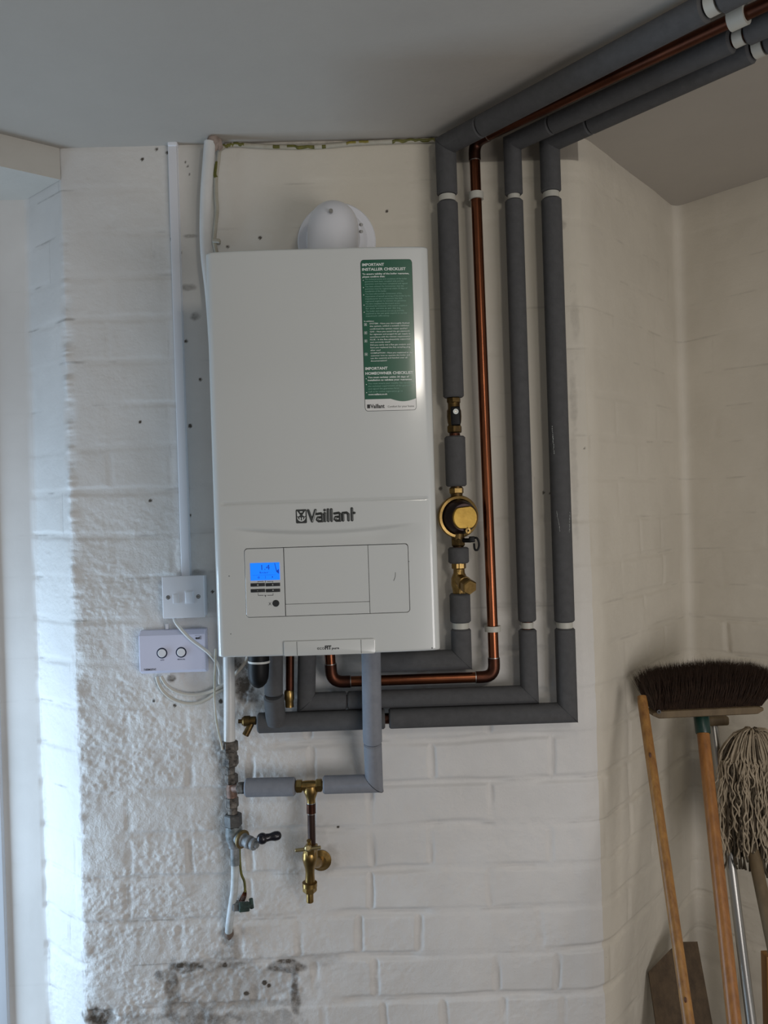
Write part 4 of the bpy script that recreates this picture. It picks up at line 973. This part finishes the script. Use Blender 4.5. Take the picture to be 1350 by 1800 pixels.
bw = [ln('To ensure validity of the boiler guarantee,', 104, 598, 254, .0040, .03), ln('please confirm that:', 105, 342, 283, .0040, .03), ln('In addition:', 122, 228, 750, .0030, .02),
      ln('SYSTEM - Have you thoroughly flushed', 180, 600, 777, .0034, .012), ln('the system, added a suitable inhibitor', 182, 600, 804, .0034, .012), ln('confirmed the system water quality?', 183, 580, 833, .0034, .012),
      ln('GAS - Have you tested the gas pipework', 184, 606, 862, .0034, .012), ln('for tightness and purged the gas supply in', 184, 610, 890, .0034, .012), ln('accordance with the relevant requirements?', 185, 610, 918, .0034, .012),
      ln('FLUE - Is the flue adequately supported', 186, 610, 946, .0034, .012), ln('and correctly sited?', 187, 398, 974, .0034, .012), ln('Did you carry out a flue gas analysis and', 188, 610, 1002, .0034, .012),
      ln('have you replaced the flue sampling plug', 189, 610, 1030, .0034, .012), ln('after use?', 190, 296, 1058, .0034, .012), ln('COMPLETION - Have you explained to the', 191, 632, 1088, .0034, .012),
      ln('customer how to operate the boiler and', 192, 606, 1115, .0034, .012), ln('use the controls and handed over all', 192, 578, 1142, .0034, .012), ln('documentation?', 192, 364, 1170, .0034, .012),
      ln('You must register within 30 days of', 160, 596, 1345, .0040, .03), ln('installation to validate your guarantee', 161, 626, 1374, .0040, .03), ln('www.vaillant.co.uk', 166, 368, 1524, .0038, .03)]
dots_ = []
for y_ in (312, 388, 466, 573, 648, 1350, 1410, 1496): dots_.append(zp(113 + (y_ - 300) * .03, y_))
for a_, b_ in ((0, 2), (2, 3), (3, 6), (6, 9), (9, 14), (14, 18), (18, 20), (20, 21)): stext(bw[a_:b_], M_INKW, 'white_lettering')
pale = ['The technical points and conditions of the boiler', 'guarantee have been complied with and the', 'guarantee card has been completed and signed', 'You have advised the homeowner that the', 'guarantee must be registered within 30 days of', 'installation of the boiler',
        'You have informed the homeowner of the', 'importance of annual servicing of the boiler by the', 'manufacturer or a competent Gas Safe', 'registered engineer to maintain the guarantee', 'You have completed the Benchmark section', 'and advised the homeowner of the need to complete it', 'for each service as per the log',
        'The boiler and controls are set up and fully', 'explained as the user guide requires to operate', 'maximum efficiency']
ys = [308, 333, 358, 385, 410, 436, 463, 489, 515, 540, 567, 592, 617, 645, 670, 696]; xe = [575, 540, 578, 540, 578, 358, 520, 612, 528, 565, 500, 575, 505, 545, 575, 388]
pl = [ln(t_, 130 + (y_ - 300) * .03, e_, y_, .0034, 0) for t_, y_, e_ in zip(pale, ys, xe)]
pl += [ln('You must ensure your installer has completed', 166, 645, 1408, .0034, 0), ln('the technical requirements of the guarantee', 166, 628, 1436, .0034, 0), ln('and signed the guarantee form', 166, 490, 1464, .0034, 0), ln('Call us for online registration go to', 167, 530, 1494, .0034, 0)]
for a_, b_ in ((0, 3), (3, 6), (6, 10), (10, 13), (13, 16), (16, 19), (19, 20)): stext(pl[a_:b_], M_INKP, 'pale_lettering')
for (u_, v_) in dots_:
    mbd = MB(); mbd.cyl((SX + u_, ysl - .0007, SZ - v_), (SX + u_, ysl - .0009, SZ - v_), .0008, n=10)
    on_panel(mbd); mbd.build('bullet_point', M_INKW, stk, smooth=False)
mbx = MB()
for y_ in (778, 866, 952, 1092):
    u_, v_ = zp(137 + (y_ - 778) * .02, y_); s_ = .0021; cx_, cz_ = SX + u_, SZ - v_
    for (dx, dz, a_, b_) in ((-s_, 0, .0004, 2 * s_), (s_, 0, .0004, 2 * s_), (0, s_, 2 * s_, .0004), (0, -s_, 2 * s_, .0004)): mbx.box((cx_ + dx, ysl - .0008, cz_ + dz), (a_, .0001, b_))
    mbx.box((cx_, ysl - .0008, cz_), (.0018, .0001, .0018))
on_panel(mbx); mbx.build('tick_boxes', M_INKW, stk, smooth=False)
u_, v_ = zp(170, 1645); 
mb = MB(); mb.plate(Vector((SX + u_, ysl - .0006, SZ - v_ + .0006)), .0052, .0066, .0002, .0006); 
text_geo(mb, 'Vaillant', (SX + u_ + .0030, ysl - .0008, SZ - v_ - .0026), .0095, fit=.0245, bold=.03)
text_geo(mb, 'Comfort for your home', (SX + .0395, ysl - .0008, SZ - v_ - .0022), .0048, fit=.0455)
on_panel(mb); mb.build('footer_lettering', M_INKB, stk, smooth=False)

# flue
fx = P(592, 421, 0); ex = P(584, 388, -.130)
rf_ = .0485
t = thing('flue_elbow', 'white round flue elbow with a wall collar on top of the boiler', 'flue', (ex.x, -.13, zb0 + BH))
cz = ex.z; cx = ex.x
def elb(b):
    pts = [Vector((cx, -.130, cb.z + BH / 2 + .0005))] + fil((cx, -.130, cz - .1), (cx, -.130, cz), (cx + .004, -.02, cz), .044, 12) + [Vector((cx + .004, -.012, cz))]
    b.tube(pts, rf_, 48)
on(t, 'elbow_tube', elb, M_PLAST, sharp=1.0)
on(t, 'wall_collar', lambda b: b.lathe((fx.x, -.001, cz), (0, -1, 0), [(0, .0815), (.006, .0815), (.009, .079), (.010, .064), (.016, .061), (.020, .056)], 64), M_PLAST)
on(t, 'joint_clamp', lambda b: b.lathe((cx, -.130, cb.z + BH / 2 + .0005), (0, 0, 1), [(0, .0600), (.006, .0600), (.012, .0530), (.016, .0500)], 48), M_PLAST)
qs = P(582, 373, -.17)
on(t, 'screw', lambda b: b.cyl((qs.x, -.130 - rf_ + .006, qs.z), (qs.x, -.130 - rf_ - .0008, qs.z), .0038, n=16, ch=.0006), M_STEEL)
on(t, 'screw', lambda b: b.cyl(P(633.5, 395, -.075), P(636, 395, -.080), .0030, n=14), M_STEEL)
on(t, 'screw', lambda b: b.cyl(P(633.5, 407, -.075), P(636, 407, -.080), .0030, n=14), M_STEEL)

# ------------------------------------------------------------------ trunking, switches, cables
tk0 = P(304.5, 252, -.001); tk1 = P(328.8, 1012, -.001)
t = thing('cable_trunking', 'white plastic mini trunking running from the ceiling down to the fused switch', 'trunking', tuple(tk1))
dd = (tk1 - tk0); rot = Matrix((Vector((1, 0, 0)), Vector((0, 1, 0)), Vector((0, 0, 1)))); ang = math.atan2(dd.x, -dd.z)
rot = Matrix.Rotation(-ang, 3, 'Y')
on(t, 'trunking_lid', lambda b: b.box((tk0 + tk1) / 2 + Vector((0, -.0070, 0)), (.0175, .0120, dd.length), rot, bev=.0015), M_PLAST)
on(t, 'trunking_base', lambda b: b.box((tk0 + tk1) / 2 + Vector((0, -.0010, 0)), (.0190, .0040, dd.length), rot), M_PLAST)
on(t, 'ceiling_cap', lambda b: b.box(P(304, 250, -.008), (.020, .016, .022), bev=.003), M_PLAST)

# fused spur
yw = -.036; sc_ = P(322.2, 1049.5, yw)
t = thing('fused_switch', 'square white fused switch with two screws at the foot of the trunking', 'switch', (sc_.x, 0, sc_.z - .043))
on(t, 'back_box', lambda b: b.box((sc_.x + .001, -.015, sc_.z), (.0830, .028, .0830), bev=.003), M_PLAST)
on(t, 'face_plate', lambda b: b.box((sc_.x, -.032, sc_.z), (.0858, .008, .0858), bev=.002), M_PLAST)
fu = P(309.3, 1052.5, yw); rk = P(333, 1049.5, yw)
on(t, 'fuse_holder', lambda b: b.box((fu.x, -.0362, fu.z), (.0115, .0045, .0190), bev=.0008), M_PLAST)
on(t, 'rocker_frame', lambda b: b.box((rk.x, -.0362, rk.z), (.0180, .0030, .0262), bev=.0006), M_PLAST)
rr_ = Matrix.Rotation(math.radians(7), 3, 'X')
on(t, 'rocker_switch', lambda b: b.box((rk.x, -.0378, rk.z), (.0148, .0036, .0226), rr_, bev=.0008), M_PLAST)
for (px, py) in ((295.4, 1050.2), (348.7, 1048.6)):
    q = P(px, py, yw); s_ = on(t, 'screw', lambda b: b.cyl((q.x, -.035, q.z), (q.x, -.0370, q.z), .0033, n=16, ch=.0004), M_STEEL)
    on(s_, 'screw_slot', lambda b: b.box((q.x, -.0371, q.z), (.0048, .0003, .0010)), M_DARK)
    on(s_, 'screw_recess', lambda b: b.ring((q.x, -.0359, q.z), (0, -1, 0), .0032, .0042, .0004, 20), M_DARK)
# control box
yb = -.030; cc_ = P(302.7, 1146.7, yb)
t = thing('heating_control_box', 'wide white control box with two round buttons below the fused switch', 'control box', (cc_.x, 0, cc_.z - .045))
Wb, Hb = .1350, .0880
def cbox(b):
    # front with sloped top and bottom edges
    prof = [(-Hb / 2, 0.0), (-Hb / 2, -.016), (-Hb / 2 + .0075, -.030), (Hb / 2 - .0085, -.030), (Hb / 2, -.018), (Hb / 2, 0.0)]
    vs = []; n_ = len(prof)
    for (s_, ins) in ((-1, .0), (-1, .0012), (1, .0012), (1, 0)):
        for (z_, y_) in prof:
            yy = y_ if ins > 0 else y_ * .94
            vs.append(Vector((cc_.x + s_ * (Wb / 2 - (0 if ins == 0 else .0015)), yy - .001, cc_.z + z_)))
    fs = []
    for i in range(3): fs += [(i * n_ + k, i * n_ + (k + 1) % n_, (i + 1) * n_ + (k + 1) % n_, (i + 1) * n_ + k) for k in range(n_)]
    fs += [tuple(range(n_)), tuple(3 * n_ + n_ - 1 - k for k in range(n_))]; b.add(vs, fs)
on(t, 'housing', cbox, M_PLAST2, sharp=.35)
on(t, 'fixing_lug', lambda b: b.box(P(294, 1101, -.006), (.006, .010, .012), bev=.001), M_PLAST)
for (px, py, tx) in ((284.9, 1148, 'AUTO'), (318.6, 1146.6, 'MANUAL')):
    q = P(px, py, yb - .001)
    bu = on(t, 'round_button', lambda b: b.cyl((q.x, -.0300, q.z), (q.x, -.0338, q.z), .0084, n=32, ch=.0010), M_PLAST)
    on(bu, 'button_surround', lambda b: b.ring((q.x, -.0305, q.z), (0, -1, 0), .0083, .0108, .0012, 36), mat('navy_ring', srgb(24, 34, 60), .4))
    wl = .0078 if tx == 'AUTO' else .0155
    on(t, 'button_lettering', lambda b: text_geo(b, tx, (q.x - wl / 2, -.0314, q.z - .0155), .0036, fit=wl, bold=.02), mat('faint_ink', srgb(70, 72, 96), .5), smooth=False)
q = P(252.8, 1178, yb - .001); on(t, 'name_lettering', lambda b: text_geo(b, 'THERMOSTAT', (q.x, -.0314, q.z - .001), .0052, fit=.0252, bold=.03), M_INKB, smooth=False)
q = P(343.5, 1123.5, yb - .001); on(t, 'logo_lettering', lambda b: (text_geo(b, 'esi', (q.x, -.0314, q.z), .0078, fit=.0095, bold=.04), b.box((q.x + .0112, -.0314, q.z + .0030), (.0010, .0002, .0080)), text_geo(b, 'controls', (q.x - .001, -.0314, q.z + .0070), .0022, fit=.0105)), M_INKB, smooth=False)

def cable(name, label, pts, r, m, n=10, cat='cable', sub=7):
    mb = MB(); mb.tube(spline(pts, sub), r, n, mitre=False); o = mb.build(name, m, sharp=1.2); tag(o, label, cat); return o
cable('white_cable', 'white cable crossing the corner of the control box from the fused switch', [P(306, 1086, -.020), P(309, 1094, -.030), P(320, 1108, -.038), P(336, 1124, -.040), P(352, 1136, -.042), P(366, 1147, -.045), P(376, 1158, -.040), P(384, 1170, -.020), P(387, 1184, -.016), P(386, 1196, -.020), P(387, 1203, -.022)], .0036, M_CABLE)
cable('white_cable', 'upper of two white cables looping under the control box', [P(283.5, 1188.5, -.012), P(286, 1194, -.012), P(295, 1206, -.011), P(312, 1216, -.010), P(335, 1221, -.010), P(358, 1219, -.010), P(378, 1212, -.012), P(396, 1201, -.012), P(412, 1186, -.016), P(428, 1168, -.03), P(436, 1150, -.05), P(438, 1120, -.07)], .0037, M_CREAM)
cable('white_cable', 'lower of two white cables looping under the control box', [P(276, 1189, -.010), P(278, 1199, -.010), P(286, 1214, -.010), P(302, 1228, -.009), P(324, 1236, -.009), P(346, 1236, -.009), P(364, 1229, -.009), P(378, 1219, -.009), P(392, 1212, -.009), P(404, 1205, -.008)], .0037, M_CREAM)
ew = [P(379, 1140, -.055), P(378.5, 1165, -.058), P(377.5, 1195, -.058), P(377, 1225, -.056), P(379, 1255, -.054), P(383, 1282, -.052), P(388, 1303, -.050), P(391, 1318, -.048)]
o = cable('earth_wire', 'thin paint-covered earth wire hanging left of the white pipe below the boiler', ew, .0023, mat('part_painted_wire', srgb(212, 211, 206), .5, col2=srgb(120, 122, 78), vscale=16, var=.03), cat='wire')
# painted earth wire along the ceiling
ec = [P(387, 262, -.006), P(395, 257, -.006), P(415, 254, -.006), P(440, 256, -.005), P(480, 258, -.005), P(530, 259, -.005), P(575, 257, -.005), P(620, 252.5, -.005), P(665, 250, -.005), P(715, 248, -.005), P(775, 246, -.006)]
t = thing('earth_cable', 'paint-covered earth cable along the ceiling line with green and yellow showing', 'cable', tuple(ec[0]))
sp_ = spline(ec, 8)
on(t, 'painted_sheath', lambda b: b.tube(sp_, .0048, 12, mitre=False), mat('old_paint', srgb(186, 182, 170), .6, col2=srgb(164, 158, 140), vscale=30, bump=.8, bscale=80, bdist=.002), sharp=1.2)
for (px0, px1, m_) in [(393, 430, 'g'), (478, 492, 'g'), (503, 556, 'g'), (566, 574, 'g'), (608, 628, 'y'), (631, 648, 'y'), (684, 772, 'g')]:
    a_ = P(px0, 255, -.006).x; b_ = P(px1, 255, -.006).x; seg_ = [p for p in sp_ if a_ <= p.x <= b_]
    if len(seg_) < 2:
        mid_ = min(sp_, key=lambda p: abs(p.x - (a_ + b_) / 2)); seg_ = [mid_ - Vector((.004, 0, 0)), mid_ + Vector((.004, 0, 0))]
    seg_ = [p + Vector((0, -.0012, random.uniform(-.0014, .0010))) for p in seg_]
    on(t, 'bare_stretch', lambda b: b.tube(seg_, .0040, 10, mitre=False), M_GREEN if m_ == 'g' else mat('earth_yellow', srgb(150, 134, 50), .5, col2=srgb(110, 104, 44), vscale=70), sharp=1.2)
t = thing('earth_wire', 'painted earth wire dropping beside the painted pipe to the top of the boiler', 'wire', tuple(P(381, 440, -.008)))
ed_ = [P(386, 262, -.010), P(383.5, 285, -.009), P(380, 310, -.008), P(380, 345, -.008), P(381.5, 370, -.008), P(378.5, 400, -.008), P(377, 425, -.008), P(382, 450, -.008)]
on(t, 'painted_sheath', lambda b: b.tube(spline(ed_, 7), .0042, 12, mitre=False), mat('old_paint', None), sharp=1.2)
on(t, 'bare_stretch', lambda b: b.tube(spline([P(381.5, 285, -.010), P(378, 305, -.0105), P(379.5, 312, -.011)], 6), .0038, 10), M_GREEN)
on(t, 'cable_clip', lambda b: b.box(P(380.5, 424, -.010), (.016, .014, .0085), Matrix.Rotation(.12, 3, 'Y'), bev=.002), mat('old_paint', None))

# ------------------------------------------------------------------ brooms, mop and boards in the alcove
def stick(name_part, parent, a, b_, r, m, r2=None):
    return on(parent, name_part, lambda b: b.tube([a, L3(a, b_, .01), b_], [r * .9, r, r if r2 is None else r2], 20), m)
def to_floor(a, b_):
    d = (b_ - a).normalized(); return a + d * ((a.z - .012) / -d.z)
# left wooden stick
a = P(1128, 1224, .020); b0_ = P(1211, 1800, -.27); f_ = to_floor(a, b0_)
t = thing('wooden_pole', 'plain pine pole with dark knots, leftmost of the poles leaning in the corner', 'pole', tuple(f_))
stick('pole_shaft', t, a, f_, .0104, M_WOODP)
for (kk, ss) in ((.105, 1.0), (.47, .9)):
    pk = L3(a, f_, kk); tod = (cam_loc - pk).normalized()
    on(t, 'knot', lambda b: b.sphere(pk + tod * .0100, .0045 * ss, 10, 8, (.6, .6, 1.5)), mat('knot_wood', srgb(84, 48, 22), .6))
# push broom
a = P(1233, 1262, .085); b0_ = P(1291, 1800, -.16); f_ = to_floor(a, b0_)
t = thing('broom', 'upturned broom with dark brown bristles and an orange wooden handle', 'broom', tuple(f_))
ax_ = (f_ - a).normalized()
stick('handle', t, a, f_, .0132, M_WOODO, .0142)
on(t, 'socket', lambda b: b.lathe(a - ax_ * .008, ax_, [(0, .0160), (.002, .0168), (.040, .0160), (.042, .0150)], 28), M_SOCK)
bl0 = P(1142, 1252, .080); bl1 = P(1334, 1243, .085); Xb = (bl1 - bl0).normalized(); Zb = Vector((0, 0, 1)); Yb = Xb.cross(Zb).normalized(); rotb = Matrix((Xb, Yb, Zb)).transposed()
Lb = (bl1 - bl0).length
def block(b):
    n_ = 40; st_ = []; vs = []; K = 8
    for i in range(n_ + 1):
        u_ = i / n_; hx = -Lb / 2 + Lb * u_; e_ = min(1, min(u_, 1 - u_) * 12 + .35); hh = .0095 * e_ ; 
        up = .004 * math.cos(u_ * 3)
        for (dy, dz) in ((-1, -.7), (-.8, -1), (.8, -1), (1, -.7), (1, .7), (.8, 1), (-.8, 1), (-1, .7)):
            vs.append((bl0 + bl1) / 2 + rotb @ Vector((hx, dy * .026 * (0.7 + .3 * e_), dz * hh)))
    fs = [(i * K + k, i * K + (k + 1) % K, (i + 1) * K + (k + 1) % K, (i + 1) * K + k) for i in range(n_) for k in range(K)]
    fs += [tuple(range(K)), tuple(n_ * K + K - 1 - k for k in range(K))]; b.add(vs, fs)
on(t, 'broom_block', block, M_WOODG)
on(t, 'block_hole', lambda b: b.ring(P(1158, 1251, .052), (0, -1, 0), .0018, .0045, .0016, 16), M_DARK)
def bristles(b):
    c_ = (bl0 + bl1) / 2 + Vector((0, 0, .008)); rnd = random.Random(3)
    for i in range(9000):
        u_ = rnd.uniform(-.5, .5); v_ = rnd.uniform(-1, 1); base_ = c_ + rotb @ Vector((u_ * Lb * .97, v_ * .022, 0))
        tl_ = u_ + .5
        sp1 = u_ * .028 + rnd.gauss(0, .010); sp2 = v_ * .030 + rnd.gauss(0, .006)
        hgt = .080 + .014 * math.sin(min(1, max(0, tl_)) * 2.6) + rnd.gauss(0, .0035) - .012 * max(0, abs(u_) * 2 - .9) / .1
        if tl_ > .8: sp1 += .012; hgt -= .004
        tip = base_ + rotb @ Vector((sp1, sp2, hgt)); mid_ = (base_ + tip) / 2 + rotb @ Vector((rnd.gauss(0, .0015), rnd.gauss(0, .0015) + v_ * .004, 0))
        w_ = .0007; X_ = Xb * w_; Y_ = Yb * w_
        o_ = len(b.v); b.v += [base_ - X_, base_ + X_, base_ + Y_ * 1.7, mid_ - X_, mid_ + X_, mid_ + Y_ * 1.7, tip]
        b.f += [(o_, o_ + 1, o_ + 4, o_ + 3), (o_ + 1, o_ + 2, o_ + 5, o_ + 4), (o_ + 2, o_, o_ + 3, o_ + 5), (o_ + 3, o_ + 4, o_ + 6), (o_ + 4, o_ + 5, o_ + 6), (o_ + 5, o_ + 3, o_ + 6)]
o = on(t, 'bristles', bristles, M_BRIST, smooth=False); o['kind'] = 'stuff'
# steel tube pole of another brush head
a = P(1254, 1275, .20); b0_ = P(1321, 1800, .03); f_ = to_floor(a, b0_)
t = thing('steel_pole', 'shiny steel tube with a wooden cap, leaning behind the orange broom handle', 'pole', tuple(f_))
stick('tube', t, a, f_, .0110, M_STEEL)
on(t, 'wooden_head', lambda b: b.box(a + Vector((.008, 0, .012)), (.050, .03, .022), bev=.006), M_WOODG)
# mop
a = P(1338, 1335, .16); b0_ = P(1349, 1640, .02)
a = P(1296, 1360, .17); b0_ = P(1346, 1600, .03); f_ = to_floor(a, b0_)
t = thing('mop', 'upturned mop with a thick head of grey cotton strings, at the right edge', 'mop', tuple(f_))
stick('handle', t, a, f_, .0135, M_WOODG)
crown = P(1322, 1306, .115)
on(t, 'mop_socket', lambda b: b.sphere(crown + Vector((0, .01, -.02)), .030, 18, 12, (1.3, .9, 1.0)), M_STRANDD)
def strands(seed, count, spread, lenf, rr):
    rnd = random.Random(seed); mb = MB()
    for i in range(count):
        th = rnd.uniform(-math.pi, 0.25 * math.pi) if rnd.random() < .85 else rnd.uniform(0, math.pi)
        rad = spread * rnd.uniform(.55, 1.0); dx = math.cos(th) * rad; dy = math.sin(th) * rad * .55
        L_ = lenf * rnd.uniform(.62, 1.05)
        top_ = crown + Vector((dx * .15, dy * .15, .022 + rnd.uniform(-.012, .012)))
        pts_ = [top_, crown + Vector((dx * .55, dy * .6, .020 + rnd.uniform(-.016, .006))), crown + Vector((dx * .95, dy, -.020 + rnd.uniform(-.02, .012)))]
        z_ = -.020; x_, y_ = dx * .98, dy
        ns_ = 13
        wob = rnd.uniform(.002, .0060)
        for s_ in range(1, ns_ + 1):
            x_ += rnd.gauss(0, wob) - .0006 * (x_ > 0) + .001; y_ += rnd.gauss(0, wob * .7); z_ -= L_ / ns_
            pts_.append(crown + Vector((x_ + dx * .03 * s_ / ns_, y_, z_)))
        mb.tube(spline(pts_, 3), rr * rnd.uniform(.75, 1.2), 6, mitre=False)
    return mb
o = strands(5, 480, .080, .225, .0017).build('mop_strands', M_STRAND, t, sharp=2); o['kind'] = 'stuff'
o = strands(9, 150, .072, .255, .0024).build('inner_strands', M_STRANDD, t, sharp=2); o['kind'] = 'stuff'
# clipped dark board
YB = .16
pts_ = [P(1140, 1708, YB), P(1181, 1663, YB), P(1200, 1649, YB), P(1226, 1655, YB + .02), P(1262, 1880, YB - .10), P(1165, 1880, YB - .12)]
pz = [(p - Vector((0, 0, 0))) for p in pts_]
# one flat plank: plane through three of the points, extended to the floor
dn_l = (pts_[5] - pts_[0]).normalized(); dn_r = (pts_[4] - pts_[3]).normalized()
fl = pts_[0] + dn_l * (pts_[0].z / -dn_l.z); fr = pts_[3] + dn_l * (pts_[3].z / -dn_l.z)
poly = [pts_[0], pts_[1], pts_[2], pts_[3], fr, fl]
nrm = ((poly[3] - poly[0]).cross(poly[5] - poly[0])).normalized(); nrm = nrm if nrm.y < 0 else -nrm
c0_ = poly[0]; poly = [p - nrm * (p - c0_).dot(nrm) for p in poly]
mb = MB(); k_ = len(poly); mb.add(poly + [p - nrm * .018 for p in poly], [tuple(range(k_)), tuple(2 * k_ - 1 - i for i in range(k_))] + [(i, (i + 1) % k_, k_ + (i + 1) % k_, k_ + i) for i in range(k_)])
o = mb.build('wooden_board', M_WOODD, sharp=.3); tag(o, 'dark weathered wooden board with a clipped corner behind the pine pole', 'board')
# second post at the right edge
a = P(1352, 1676, .14); 
mb = MB(); mb.box(Vector((a.x + .004, a.y, a.z / 2)), (.034, .030, a.z), bev=.002); o = mb.build('wooden_post', M_WOODP); tag(o, 'pale wooden post just showing at the lower right edge', 'post')
